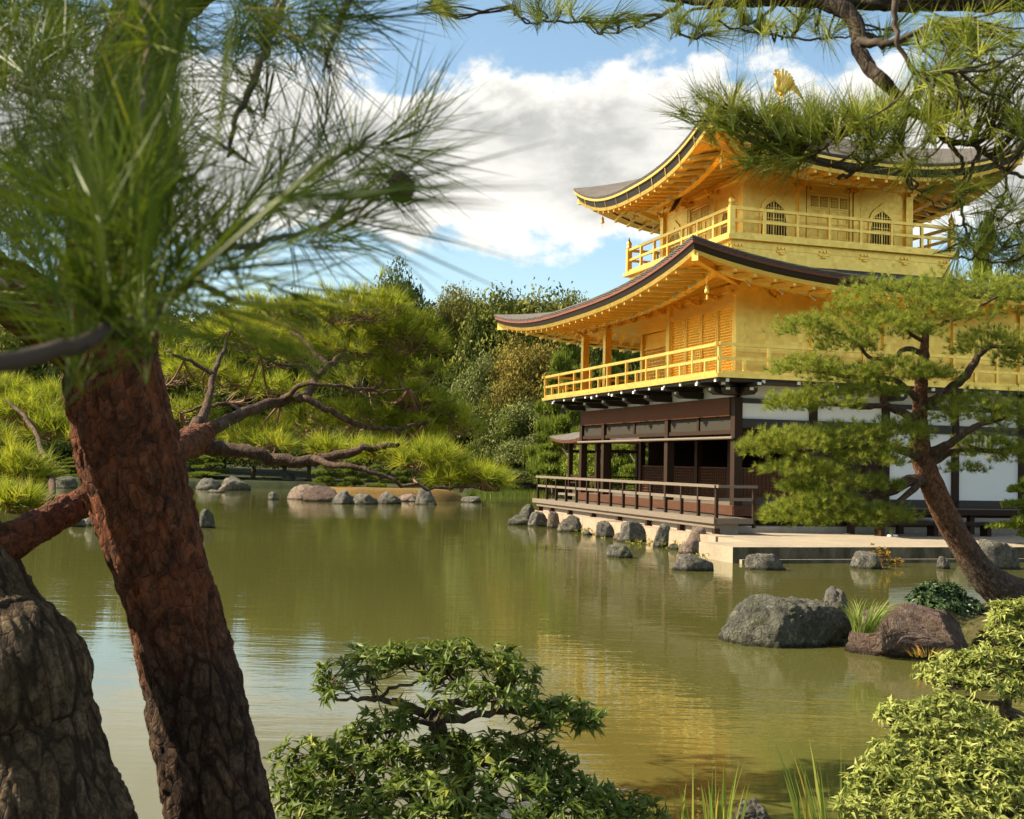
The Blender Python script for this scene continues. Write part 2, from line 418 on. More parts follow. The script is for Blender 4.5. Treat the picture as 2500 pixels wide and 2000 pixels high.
# brackets carrying the gold balcony, with white painted ends
part('plaster_band', MB().box(.0, .05, .1, 10.4, 3.62, 3.98), M_plaster)
def bracket(x0, y, dx, dy):
    """boat shaped arm from (x0,y) pointing along (dx,dy)"""
    b = MB(); s = Vector((dx, dy, 0)); t = Vector((-dy, dx, 0))
    o = Vector((x0, y, 0))
    def prism(l0, l1, wd, zb, zt, cut):
        pr = [(l0, zb), (l1-cut, zb), (l1, zb+cut*.5), (l1, zt), (l0, zt)]
        V = [o+s*l+t*e*wd/2+Vector((0, 0, z)) for e in (-1, 1) for l, z in pr]
        b.add(V, [(0,1,2,3,4), (9,8,7,6,5)]+[(i, i+5, (i+1) % 5+5, (i+1) % 5) for i in range(5)])
    prism(-.1, .62, .34, 3.64, 3.80, .16); prism(-.1, .98, .24, 3.82, 3.905, .1)
    ob = part('bracket', b, M_black)
    for l, z0, z1, wd in ((.62, 3.735, 3.80, .10), (.985, 3.835, 3.90, .10)):
        c = o+s*(l+.012); MB().beam(c+Vector((0,0,z0)), c+Vector((0,0,z1)), wd, .02, s).build('white_end', M_white, ob)
for y in (0, 1.95, 3.85, 5.4, 7.0, 8.55, 10.5): bracket(-.1, y, -1, 0)
for x in (0, 2.1, 4.2, 6.3, 8.4): bracket(x, -.1, 0, -1)
bracket(-.07, -.07, -.7071, -.7071)
BX0, BX1, BY0, BY1 = -1.10, 9.5, -1.10, 11.6
jo = part('balcony_joists', MB().box(BX0+.1, BX1-.1, BY0+.1, BY1-.1, 3.91, 3.975), M_black)
# white painted joist ends under the balcony edge
for i in range(13):
    y = BY0+.25+i*.95; MB().box(BX0+.06, BX0+.1, y-.04, y+.04, 3.885, 3.965).build('joist_end', M_white, jo)
for i in range(11):
    x = BX0+.3+i*.95; MB().box(x-.04, x+.04, BY0+.06, BY0+.1, 3.885, 3.965).build('joist_end', M_white, jo)
part('balcony_floor', MB().box(BX0, BX1, BY0, BY1, 3.98, 4.07), M_gold)

def railing(name, corners, zf, h, step, short, t, finial=False, mat=None, mid=.5, over=.12, closed=True, skip_first=0):
    """rails along a polyline of corners with a post at each step; posts are children"""
    mat = mat or M_gold
    r = MB(); n = len(corners); segs = [(corners[i], corners[(i+1) % n]) for i in range(n if closed else n-1)]
    for a, b in segs:
        a, b = Vector(a), Vector(b); d = (b-a).normalized()
        e = over if not finial else -t*.7
        r.beam(a+Vector((0,0,zf+h))-d*e, b+Vector((0,0,zf+h))+d*e, t*.85, t*.8)
        r.beam(a+Vector((0,0,zf+h*mid))-d*e*.5, b+Vector((0,0,zf+h*mid))+d*e*.5, t*.55, t*.75)
        r.beam(a+Vector((0,0,zf+.045))+d*t, b+Vector((0,0,zf+.045))-d*t, t*.7, t*.8)
    ro = part(name, r, mat)
    def post(p, top, wd):
        pm = MB().box(p.x-wd/2, p.x+wd/2, p.y-wd/2, p.y+wd/2, zf, top); pm.build('post', mat, ro)
    for a, b in segs:
        a, b = Vector(a), Vector(b); L = (b-a).length; k = max(1, round(L/step))
        for i in range(k):
            p = a+(b-a)*i/k
            if i == 0 and finial:
                w2 = t*1.5
                pm = MB().box(p.x-w2/2, p.x+w2/2, p.y-w2/2, p.y+w2/2, zf-.02, zf+h+.06)
                po = pm.build('corner_post', mat, ro)
                z = zf+h+.06
                MB().lathe((p.x, p.y, 0), [(w2*.5, z), (w2*.62, z+.02), (w2*.62, z+.05), (w2*.42, z+.07), (w2*.6, z+.12), (w2*.55, z+.18), (w2*.25, z+.24), (.008, z+.36)], 12).build('finial', M_goldd, po, True)
            else:
                post(p, zf+h-t*.35, t*.75)
            if short:
                q = a+(b-a)*(i+.5)/k; post(q, zf+h*mid-t*.3, t*.75)
        if not closed and (a, b) == (Vector(segs[-1][0]), Vector(segs[-1][1])): post(b, zf+h-t*.35, t*.75)
    return ro
i_ = .09
railing('balcony_railing', [(BX0+i_, BY0+i_, 0), (BX0+i_, BY1-i_, 0), (BX1-i_, BY1-i_, 0), (BX1-i_, BY0+i_, 0)], 4.07, .70, 1.38, True, .095, mid=.52)

# ---- second floor (gold)
for y in YS: column(0, y, 4.07, 6.42, .21, M_gold)
for x in XS[1:]: column(x, 0, 4.07, 6.42, .20, M_gold)
for y in (4.2, 6.3, 8.4, 10.5): column(2.1, y, 4.07, 6.42, .18, M_gold)
for x in (4.2, 6.3, 8.4): column(x, 10.5, 4.07, 6.42, .18, M_gold)
# louvred shutters on the south face
for k in range(4):
    a = .12+k*.91; b = a+.89; m = MB()
    m.box(-.005, .03, a, b, 4.10, 5.84)
    m.box(-.045, -.005, a, a+.05, 4.10, 5.84); m.box(-.045, -.005, b-.05, b, 4.10, 5.84)
    nsl = 24
    for i in range(nsl):
        z = 4.14+i*(1.70)/nsl
        m.add([(-.005, a+.05, z), (-.005, b-.05, z), (-.040, b-.05, z+.015), (-.040, a+.05, z+.015), (-.005, a+.05, z+.05), (-.005, b-.05, z+.05)],
              [(0,1,2,3), (3,2,5,4)])
    part('louvred_shutter', m, M_gold)
part('lintel', MB().box(-.07, .07, .105, 3.745, 5.84, 5.98), M_gold)
part('lintel', MB().box(-.06, .06, .105, 10.40, 6.24, 6.42), M_gold)
part('wall_panel', MB().box(-.02, .03, .105, 3.745, 5.98, 6.24), M_gold)
part('lintel', MB().box(-.05, .05, 3.96, 10.40, 6.12, 6.238), M_gold)
# recessed porch
part('wall_panel', MB().box(.1, 2.0, 3.83, 3.88, 4.07, 6.24), M_gold)
for a, b in zip((3.9, 4.2, 6.3, 8.4), (4.2, 6.3, 8.4, 10.5)):
    m = MB().box(2.10, 2.14, a+.08, b-.08, 4.07, 6.24)
    if b-a > 1: lattice(m, (2.08, a+.1), (2.08, b-.1), 4.1, 5.75, 16, 14, .022, 1)
    part('wall_panel', m, M_gold)
part('porch_ceiling', MB().box(.06, 2.02, 3.9, 10.4, 6.245, 6.29), M_gold)
# east wall, flat gilded boards with narrow cover strips
for a, b in zip(XS[:-1], XS[1:]):
    m = MB().box(a+.1, b-.1, -.03, .03, 4.07, 6.24)
    for z in (4.72, 4.86, 5.86): m.box(a+.1, b-.1, -.045, -.03, z-.014, z+.014)
    part('wall_panel', m, M_gold)
part('lintel', MB().box(.105, 8.3, -.06, .06, 6.24, 6.42), M_gold)
part('wall_panel', MB().box(8.37, 8.42, .1, 10.4, 4.07, 6.42), M_gold)
part('wall_panel', MB().box(2.2, 8.3, 10.47, 10.52, 4.07, 6.42), M_gold)

# ---- roofs: stacked rings of one curved eave line
class Roof:
    def __init__(s, x0, x1, y0, y1, z0, lift, pw, n=28): s.o = (x0, x1, y0, y1); s.z0, s.lift, s.pw, s.n = z0, lift, pw, n
    def pt(s, side, u, ix, iy, dz, lf):
        x0, x1, y0, y1 = s.o; x0 += ix; x1 -= ix; y0 += iy; y1 -= iy
        c = [(x0, y0), (x0, y1), (x1, y1), (x1, y0)]
        a, b = c[side], c[(side+1) % 4]
        k = abs(2*u-1)**s.pw*s.lift*lf
        return (a[0]+(b[0]-a[0])*u, a[1]+(b[1]-a[1])*u, s.z0+k+dz)
    def ring(s, ix, iy, dz, lf): return [s.pt(sd_, i/s.n, ix, iy, dz, lf) for sd_ in range(4) for i in range(s.n)]
    def strip(s, mb, rings):
        N = 4*s.n; V = []; f = []
        for r in rings: V += s.ring(*r)
        for j in range(len(rings)-1):
            for i in range(N): f.append((j*N+i, j*N+(i+1) % N, (j+1)*N+(i+1) % N, (j+1)*N+i))
        mb.add(V, f); return mb
def make_roof(name, rf, ex, ey, topx, topy, rise, wallz, layers, nraf, hookstep, gap):
    """ex,ey: overhang; topx,topy: inset where the roof surface ends; wallz: dz of the soffit at the wall"""
    gp_ = -.07 if gap else 0.0
    top = MB(); R_ = []
    R_.append((.04, .04, -.11, 1.0)); R_.append((0, 0, -.03, 1.0)); R_.append((.02, .02, 0, 1.0))
    for k in range(1, 13):
        t = k/12; R_.append((topx*t, topy*t, rise*(.62*t+.38*t*t), (1-t)**1.7))
    rf.strip(top, R_)
    ro = part(name, top, M_shingle, smooth=False)
    ed = MB(); rf.strip(ed, [(.30, .30, -.10, 1), (.035, .035, -.10, 1), (.035, .035, -.16, 1), (.30, .30, -.16, 1)]); ed.build('eave_edge', M_edge, ro)
    bb = MB(); rf.strip(bb, [(.30, .30, -.165, 1), (.06, .06, -.165, 1), (.12, .12, -.30+gp_, 1), (.34, .34, -.30+gp_, 1)]); bb.build('eave_board', M_black, ro)
    if gap:   # the gilded upper eave strip and the metal straps over the dark gap
        g1 = MB(); rf.strip(g1, [(.30, .30, -.125, 1), (.02, .02, -.10, 1), (.02, .02, -.17, 1), (.30, .30, -.17, 1)]); g1.build('eave_strip', M_goldd, ro)
    g2 = MB(); rf.strip(g2, [(.40, .40, -.305+gp_, 1), (.10, .10, -.305+gp_, 1), (.12, .12, -.40+gp_, 1), (.46, .46, -.40+gp_, 1)]); g2.build('gilded_fascia', M_goldd, ro)
    so = MB()
    S_ = [(.40, .40, -.36+gp_, 1), (ex*.45, ey*.45, -.33+gp_*.5, .8), (ex*.47, ey*.47, -.42+gp_*.5, .8), (ex*.55, ey*.55, -.42+gp_*.4, .75), (ex*.57, ey*.57, -.30, .7), (ex+.02, ey+.02, wallz, .12)]
    rf.strip(so, S_)
    for side in range(4):
        nn = nraf[side % 2]
        for i in range(1, nn):
            u = i/nn
            for (a, b) in (((.16, .16, -.43+gp_, 1), (ex*.46, ey*.46, -.40+gp_*.5, .8)), ((ex*.50, ey*.50, -.40, .78), (ex*.98, ey*.98, wallz-.09, .15))):
                # keep rafters square to the eave: use the same along-eave coordinate on both rings
                p = Vector(rf.pt(side, u, *a))
                L = abs(rf.o[1]-rf.o[0])-2*a[0] if side % 2 else abs(rf.o[3]-rf.o[2])-2*a[0]
                L2 = abs(rf.o[1]-rf.o[0])-2*b[0] if side % 2 else abs(rf.o[3]-rf.o[2])-2*b[0]
                s_ = (u-.5)*L; u2 = .5+s_/L2
                if u2 < 0 or u2 > 1:
                    continue
                q = Vector(rf.pt(side, u2, *b)); so.beam(p, q, .075, .09)
    # diagonal hip rafters
    for cx, cy_, in ((0, 0), (0, 1), (1, 1), (1, 0)):
        a = Vector(rf.pt({(0,0):0, (0,1):1, (1,1):2, (1,0):3}[(cx, cy_)], 0, .14, .14, -.46, 1))
        b = Vector(rf.pt({(0,0):0, (0,1):1, (1,1):2, (1,0):3}[(cx, cy_)], 0, ex, ey, wallz-.16, .12))
        so.beam(a, b, .15, .18)
    sf = so.build('soffit', M_gold, ro)
    for side in range(4):
        L = abs(rf.o[1]-rf.o[0]) if side % 2 else abs(rf.o[3]-rf.o[2])
        k = int(L/hookstep)
        for i in range(1, k):
            p = Vector(rf.pt(side, i/k, ex*.42, ey*.42, -.46, .82)); c = Vector(((rf.o[0]+rf.o[1])/2, (rf.o[2]+rf.o[3])/2, p.z))
            d = Vector(((1,0,0), (0,-1,0), (-1,0,0), (0,1,0))[side])
            MB().beam(p, p-d*.17+Vector((0,0,-.12)), .038, .038).build('metal_hook', M_hook, ro)
    if gap:
        for side in range(4):
            for i in range(1, 11):
                p = Vector(rf.pt(side, i/11, .05, .05, -.18, 1)); q = Vector(rf.pt(side, i/11, .10, .10, -.46, 1)); MB().beam(p, q, .016, .012).build('strap', M_goldd, ro)
    return ro
E2 = 2.46
rf1 = Roof(-E2, XE+E2, -E2, YE+E2, 6.34, .64, 2.7)
# third floor: square, set back
TX, TY, TW = 1.5, 2.5, 5.15
low = make_roof('lower_roof', rf1, E2, E2, E2+TX-.55, E2+TY-.55, 1.02, .16, 0, (30, 26), .97, False)
low['label'] = 'broad lower roof of grey bark shingles with upturned corners'
def bracket_set(x, y, z, sx, sy, sc, parent_name='bracket_cluster'):
    b = MB()
    b.box(x-.10*sc, x+.10*sc, y-.10*sc, y+.10*sc, z, z+.10*sc)
    for k, (zz, r) in enumerate(((z+.11*sc, .30*sc), (z+.24*sc, .46*sc))):
        b.box(x-r, x+r, y-.045*sc, y+.045*sc, zz, zz+.085*sc); b.box(x-.045*sc, x+.045*sc, y-r, y+r, zz+.003, zz+.088*sc)
        for dx, dy in ((r-.05*sc, 0), (-r+.05*sc, 0), (0, r-.05*sc), (0, -r+.05*sc)):
            b.box(x+dx-.06*sc, x+dx+.06*sc, y+dy-.06*sc, y+dy+.06*sc, zz+.09*sc, zz+.135*sc)
    return part(parent_name, b, M_goldd)
for y in np.arange(0, 10.6, 1.05): bracket_set(-.12, float(y), 6.10, -1, 0, .5)
for x in np.arange(1.05, 8.5, 1.05): bracket_set(float(x), -.12, 6.10, 0, -1, .5)

# ---- third floor
Z3 = 7.96
part('balcony_skirt', MB().box(TX-.82, TX+TW+.82, TY-.82, TY+TW+.82, 7.22, 7.84), M_gold)
part('balcony_floor', MB().box(TX-.98, TX+TW+.98, TY-.98, TY+TW+.98, 7.84, 7.96), M_gold)
rim = MB()
for k in range(6):
    s_ = -.6+k*(TW+1.2)/5
    for (x, y, ax) in ((TX+s_, TY-.82, 0), (TX-.82, TY+s_, 1)):
        for j in (-1, 0, 1):
            o_ = j*.10
            if ax == 0: rim.box(x+o_-.035, x+o_+.035, y-.05, y-.001, 7.68, 7.74)
            else: rim.box(x-.05, x-.001, y+o_-.035, y+o_+.035, 7.68, 7.74)
        if ax == 0: rim.box(x-.16, x+.16, y-.04, y-.001, 7.60, 7.64); rim.box(x-.07, x+.07, y-.06, y-.001, 7.54, 7.585)
        else: rim.box(x-.04, x-.001, y-.16, y+.16, 7.60, 7.64); rim.box(x-.06, x-.001, y-.07, y+.07, 7.54, 7.585)
rim.box(TX-.82, TX+TW+.82, TY-.835, TY-.82, 7.65, 7.67); rim.box(TX-.835, TX-.82, TY-.82, TY+TW+.82, 7.65, 7.67)
part('skirt_brackets', rim, M_goldd)
c3 = [(TX-.84, TY-.84, 0), (TX-.84, TY+TW+.84, 0), (TX+TW+.84, TY+TW+.84, 0), (TX+TW+.84, TY-.84, 0)]
railing('balcony_railing', c3, Z3, .72, .98, False, .10, finial=True, mid=.55)
pos3 = [0, TW/3, 2*TW/3, TW]
def wall_frame(side):
    """returns a function mapping (s along wall, out, z) to local coordinates; side 0 = east (y=TY), 1 = south (x=TX), 2 = north, 3 = west"""
    if side == 0: return lambda s, o, z: (TX+s, TY-o, z)
    if side == 1: return lambda s, o, z: (TX-o, TY+s, z)
    if side == 2: return lambda s, o, z: (TX+TW+o, TY+s, z)
    return lambda s, o, z: (TX+s, TY+TW+o, z)
def wbox(mb, fn, s0, s1, o0, o1, z0, z1):
    a = fn(s0, o0, z0); b = fn(s1, o1, z1)
    return mb.box(min(a[0], b[0]), max(a[0], b[0]), min(a[1], b[1]), max(a[1], b[1]), z0, z1)
def arch_pts(wd, h, n=10):
    """half outline of the cusped bell window from the sill up to the tip"""
    pts = [(wd*.56, 0), (wd*.52, h*.25), (wd*.50, h*.55), (wd*.47, h*.68), (wd*.40, h*.80), (wd*.27, h*.90), (wd*.12, h*.955), (0, h*1.03)]
    return pts
M_doorpane = simple('door_shadow_pane', (.16, .095, .03), .8)  # dark pane painted for the shading behind the door lattice
M_void = simple('window_shadow_pane', (.035, .02, .02), .8)  # near-black pane stands in for the dark interior behind the lattice
def arch_window(fn, sc, z0, wd, h, parent):
    half = arch_pts(wd, h); prof = [(-a, b) for a, b in half]+[(a, b) for a, b in reversed(half[:-1])]
    f = MB(); n = len(prof)
    V = []
    for sca, o in ((1.0, .02), (1.0, .06), (1.17, .06), (1.17, .02)):
        for a, b in prof: V.append(fn(sc+a*sca, o, z0+(b*sca if b > 0 else b)))
    fc = [(j*n+i, j*n+i+1, (j+1)*n+i+1, (j+1)*n+i) for j in range(3) for i in range(n-1)]
    f.add(V, fc); wbox(f, fn, sc-wd*.68, sc+wd*.68, .02, .07, z0-.06, z0)
    fo = part('window', f, M_gold, parent)
    pane = MB(); V = [fn(sc+a, .022, z0+b) for a, b in prof]; pane.add(V, [tuple(range(n))]); pane.build('pane', M_void, fo)
    lt = MB()
    for k in range(-4, 5):
        x = k*wd/9
        top = -.02+np.interp(abs(x), [p[0] for p in reversed(half)], [p[1] for p in reversed(half)])
        e = .022 if k == 0 else .010
        wbox(lt, fn, sc+x-e, sc+x+e, .026, .045, z0, z0+float(top))
    for z, hh in ((h*.09, .008), (h*.17, .008), (h*.5, .02), (h*.58, .008), (h*.84, .008)):
        wbox(lt, fn, sc-wd*.42, sc+wd*.42, .027, .046, z0+z-hh, z0+z+hh)
    lt.build('lattice', M_gold, fo)
def panel_door(fn, s0, s1, z0, z1, parent):
    for a, b in ((s0, (s0+s1)/2-.01), ((s0+s1)/2+.01, s1)):
        m = MB(); wbox(m, fn, a, b, .02, .035, z0, z1)
        for s_ in (a+.02, (a+b)/2, b-.02): wbox(m, fn, s_-.02, s_+.02, .035, .06, z0, z1)
        for z in (z0+.02, z0+.28, z0+.62, z0+.70, z1-.42, z1-.36, z1-.02): wbox(m, fn, a, b, .035, .058, z-.02, z+.02)
        do = part('door', m, M_gold, parent)
        g = MB()
        for q in range(2):
            c0 = a+.05+q*(b-a)/2; c1 = c0+(b-a)/2-.09
            bk = MB(); wbox(bk, fn, c0, c1, .0352, .0358, z1-.34, z1-.04); bk.build('pane', M_doorpane, do)
            for k in range(1, 6): x = c0+(c1-c0)*k/6; wbox(g, fn, x-.008, x+.008, .036, .05, z1-.34, z1-.04)
            for z in (z1-.12, z1-.20, z1-.27): wbox(g, fn, c0, c1, .037, .051, z-.006, z+.006)
        g.build('lattice', M_goldd, do)
    fr = MB(); wbox(fr, fn, s0-.10, s0-.02, .02, .09, z0, z1+.12); wbox(fr, fn, s1+.02, s1+.10, .02, .09, z0, z1+.12); wbox(fr, fn, s0-.1, s1+.1, .021, .08, z1+.03, z1+.10)
    for s_ in (s0-.06, s1+.06):
        for k in (-.1, 0, .1): wbox(fr, fn, s_+k-.025, s_+k+.025, .02, .12, z1+.12, z1+.20)
    part('door_frame', fr, M_gold, parent)
for side in range(4):
    fn = wall_frame(side); wm = MB()
    wbox(wm, fn, .1 if side in (0, 3) else .02, TW-.1 if side in (0, 3) else TW-.02, -.04, .02, Z3, 10.05)
    for z in (9.50, 9.16): wbox(wm, fn, .11, TW-.11, .02, .03, z-.012, z+.012)
    for a in pos3[1:3]:
        for e in (-.17, .17): wbox(wm, fn, a+e-.012, a+e+.012, .02, .03, Z3, 9.5)
    wo_ = part('wall_panel', wm, M_gold)
    bm_ = MB(); wbox(bm_, fn, .12, TW-.12, .02, .10, 9.74, 9.86); part('lintel', bm_, M_gold)
    for a in pos3[1:3]:
        m = MB(); wbox(m, fn, a-.10, a+.10, .02, .10, Z3, 9.74); part('column', m, M_gold)
    if side in (0, 1):
        bay = TW/3
        arch_window(fn, bay*.5, Z3+.08, .74, 1.12, pav); arch_window(fn, bay*2.5, Z3+.08, .74, 1.12, pav)
        panel_door(fn, bay*1.5-.62, bay*1.5+.62, Z3+.02, Z3+1.50, pav)
        for a in pos3:
            q = fn(a, .10 if 0 < a < TW else .02, 0); bracket_set(q[0], q[1], 9.56, 0, 0, .62)
for x in (0, TW):
    for y in (0, TW): column(TX+x, TY+y, Z3, 9.9, .22, M_gold)
E3 = 2.25
rf3 = Roof(TX-E3, TX+TW+E3, TY-E3, TY+TW+E3, 9.96, .90, 2.6)
half3 = TW/2+E3
upr = make_roof('upper_roof', rf3, E3, E3, half3-.35, half3-.35, 2.12, .03, 0, (22, 22), .95, True)
upr['label'] = 'pyramid roof of dark bark shingles with gilded eaves'
APX = (TX+TW/2, TY+TW/2)
ped = MB()
ped.box(APX[0]-.42, APX[0]+.42, APX[1]-.42, APX[1]+.42, 11.98, 12.20); ped.box(APX[0]-.52, APX[0]+.52, APX[1]-.52, APX[1]+.52, 12.20, 12.28)
ped.lathe((APX[0], APX[1], 0), [(.34, 12.28), (.40, 12.34), (.36, 12.42), (.22, 12.50), (.16, 12.56), (.28, 12.60), (.30, 12.66), (.12, 12.72)], 12)
part('roof_pedestal', ped, M_goldd)
# name board under the south eave
pq = Vector((TX-.75, TY+TW/2, 9.55))
nb = empty('name_board', L2W(*pq), BR, 'small dark name board tilted in a gilt frame under the top storey eave', 'sign')
nb.rotation_euler = (Matrix.Rotation(BR, 3, 'Z') @ Matrix.Rotation(rad(28), 3, 'Y')).to_euler()
MB().box(-.025, .02, -.20, .20, -.36, .36).build('board', M_black, nb)
fr = MB()
for a in (-.25, .20): fr.box(-.05, .03, a, a+.05, -.42, .42)
for a in (-.42, .36): fr.box(-.049, .029, -.20, .20, a, a+.06)
fr.build('frame', M_goldd, nb)
# wind bells at the roof corners
def bell(x, y, z, label):
    e = empty('wind_bell', L2W(x, y, z), BR, label, 'bell', 'wind bells under the roof corners')
    MB().lathe((0, 0, 0), [(.055, -.30), (.062, -.29), (.05, -.24), (.042, -.14), (.025, -.10), (.01, -.09)], 12).build('bell_body', M_goldd, e, True)
    MB().tube([(0, 0, -.09), (0, 0, .1)], .009, 6).build('hanger', M_goldd, e)
    MB().box(-.004, .004, -.035, .035, -.44, -.34).tube([(0, 0, -.34), (0, 0, -.28)], .004, 5).build('clapper', M_goldd, e)
for (rf, i0, lab) in ((rf3, 0, 'gilt wind bell hanging under the near corner of the top roof'), (rf3, 1, 'gilt wind bell hanging under the far left corner of the top roof'),
                      (rf1, 0, 'gilt wind bell hanging under the near corner of the lower roof')):
    p = rf.pt(i0, 0, .75, .75, -.68, .72); bell(*p, lab)
# golden bird on the roof
def bird():
    e = empty('bird_statue', L2W(APX[0], APX[1], 12.70), rad(-68), 'golden bird statue with raised wings on the pedestal of the top roof', 'statue')
    b = MB()
    path = catmull([(0, .26, .60, .03), (0, .16, .54, .08), (0, .0, .48, .125), (0, -.13, .54, .105), (0, -.20, .68, .06), (0, -.19, .84, .042), (0, -.21, .97, .055), (0, -.26, .98, .04), (0, -.35, .94, .006)], 4)
    b.tube([tuple(p[:3]) for p in path], [max(.005, p[3]) for p in path], 10)
    for s_ in (-1, 1): b.tube([(s_*.05, -.0, .42), (s_*.06, .05, .22), (s_*.06, -.0, .0)], [.03, .018, .018], 7); b.tube([(s_*.06, 0, .01), (s_*.07, -.10, .0)], [.018, .008], 6)
    b.build('body', M_goldd, e, True)
    for s_ in (-1, 1):
        wv = MB()
        for k in range(6):
            a = rad(96-k*13); r = .62-.055*k
            q = Vector((s_*(.10+.16*k*.2), .02+r*math.cos(a)*.85, .52+r*math.sin(a)))
            wv.beam((s_*.11, -.06+.035*k, .50), q, .085, .018, (s_, 0, 0))
        wv.build('wing', M_goldd, e)
    tl = MB()
    for k in range(7):
        a = rad(-30+10*k); tl.tube([(0, .20, .56), (math.sin(a)*.14, .40, .74-.03*k), (math.sin(a)*.22, .60, .74-.06*k), (math.sin(a)*.26, .72, .56-.05*k)], [.03, .045, .04, .012], 6)
    tl.build('tail', M_goldd, e, True)
    cr = MB()
    for k in range(3): cr.tube([(0, -.21, 1.0), (0, -.25+.05*k, 1.10), (0, -.25+.08*k, 1.15)], [.015, .022, .012], 6)
    cr.build('crest', M_goldd, e)
    return e
BIRD = bird()

# ---- south deck over the water
dk = MB()
nb_ = 13
for i in range(nb_):
    x0 = -1.12+i*.074; dk.box(x0, x0+.068, -1.1, 12.0, .63, .69)
dko = part('deck', dk, M_deck)
eb = MB().box(-1.17, -1.125, -1.15, 12.2, .56, .70).box(-1.10, -.98, -1.05, 11.95, .45, .56); eb.box(-1.1, -.14, -1.15, -1.10, .56, .69); eb.build('edge_beam', M_deck, dko)
for y in (-.98, .9, 2.9, 4.9, 6.9, 8.9, 10.6, 11.8): MB().box(-1.09, -.96, y-.075, y+.075, .25, .449).build('deck_post', M_wood, dko)
part('deck_railing', MB().beam((-1.06, -1.22, 1.43), (-1.06, 12.1, 1.43), .075, .07).beam((-1.06, -1.06, 1.13), (-1.06, 11.95, 1.13), .045, .07)
     .beam((-1.14, -1.06, 1.425), (.0, -1.06, 1.425), .07, .065).beam((-1.02, -1.06, 1.125), (-.06, -1.06, 1.125), .045, .065), M_deck)
dr = bpy.data.objects['deck_railing']
for i in range(15):
    y = -1.06+i*.928; MB().box(-1.095, -1.025, y-.035, y+.035, .69, 1.395).build('post', M_wood, dr)
MB().box(-.12, -.05, -1.095, -1.025, .46, 1.395).build('post', M_wood, dr)
# east veranda and step bench
ve = MB()
for i in range(9): ve.box(2.6, 9.3, -.80+i*.073, -.80+i*.073+.067, .86, .94)
veo = part('veranda', ve, M_deck)
MB().box(2.55, 9.35, -.86, -.805, .80, .94).build('edge_beam', M_wood, veo)
for x in (2.8, 4.2, 6.3, 8.4, 9.2): MB().box(x-.07, x+.07, -.74, -.6, .30, .80).build('veranda_post', M_wood, veo)
bench = empty('step_bench', L2W(0, 0, .31), BR, 'long dark timber step bench standing below the right veranda', 'bench')
MB().box(2.9, 6.35, -1.62, -1.22, .27, .34).build('seat', M_wood, bench)
for x in (3.1, 4.6, 6.15): MB().box(x-.06, x+.06, -1.56, -1.28, 0, .27).build('leg', M_wood, bench)
pair = empty('slippers', L2W(3.15, -1.75, .31), BR, 'pair of pale slippers set down in front of the step bench', 'slippers')
for s_ in (0, .16): MB().lathe((s_, 0, 0), [(.05, 0), (.06, .02), (.045, .05)], 10).build('slipper', M_white, pair)

# ---- stone embankment and landing platform
emb = empty('stone_embankment', BC, BR, 'low pinkish stone retaining wall under the timber deck', 'wall')
wl = MB()
ys_ = [-1.9, -.4, 1.3, 3.1, 4.6, 6.5, 8.2, 10.0, 12.2]
for a, b in zip(ys_[:-1], ys_[1:]): wl.box(-1.50, -1.05, a+.008, b-.008, -.8, .31+.02*math.sin(a*3))
wl.build('wall_stones', M_stonewall, emb)
MB().box(-.95, -.40, -.9, 12.0, -.5, .56).build('footing', M_found, emb)
plat = empty('stone_platform', BC, BR, 'flat stone landing platform at the water edge before the pavilion', 'platform')
xs_ = [-2.73, -.9, 1.2, 3.4, 5.6, 7.6]
pm = MB()
for a, b in zip(xs_[:-1], xs_[1:]): pm.box(max(a, -1.45)+.004, b-.004, -5.02, -.35, -.8, .31)
pm.box(-2.73, -1.454, -5.02, -3.55, -.8, .312)
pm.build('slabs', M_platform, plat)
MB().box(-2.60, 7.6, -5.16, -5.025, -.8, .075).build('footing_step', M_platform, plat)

# ---- small fishing pavilion beyond the west end
fp = empty('fishing_pavilion', L2W(2.15, 14.4, 0), BR, 'small open roofed jetty hut seen through the ground floor columns', 'hut')
rff = Roof(-1.30, 1.95, -1.7, 2.0, 2.76, .16, 2.5, 12)
t_ = MB(); rff.strip(t_, [(.03, .03, -.05, 1), (0, 0, 0, 1), (.5, .5, .15, .6), (1.0, 1.0, .36, .1), (1.6, 1.6, .70, 0)]); ro_ = t_.build('roof', M_shingle, fp)
t_ = MB(); rff.strip(t_, [(.3, .3, -.05, 1), (.02, .02, -.045, 1), (.06, .06, -.12, 1), (.5, .5, -.12, .9), (1.0, 1.0, 0, .2)]); t_.build('eave_edge', M_edge, ro_)
for x in (-.65, .9):
    for y in (-1.4, 1.4): MB().box(x-.08, x+.08, y-.08, y+.08, -.4, 2.75).build('column', M_wood, fp)
for y in (-1.4, 1.4): MB().box(-.72, .97, y-.06, y+.06, 2.30, 2.42).build('beam', M_wood, fp)
MB().box(-1.0, 1.3, -1.7, 1.7, .72, .80).build('floor', M_deck, fp)
MB().beam((-.65, -1.4, 1.45), (.9, -1.4, 1.45), .06, .06).beam((-.65, -1.4, 1.2), (.9, -1.4, 1.2), .05, .05).beam((-.65, -1.4, 1.45), (-.65, 1.4, 1.45), .06, .06).beam((-.65, -1.4, 1.2), (-.65, 1.4, 1.2), .05, .05).build('railing', M_wood, fp)
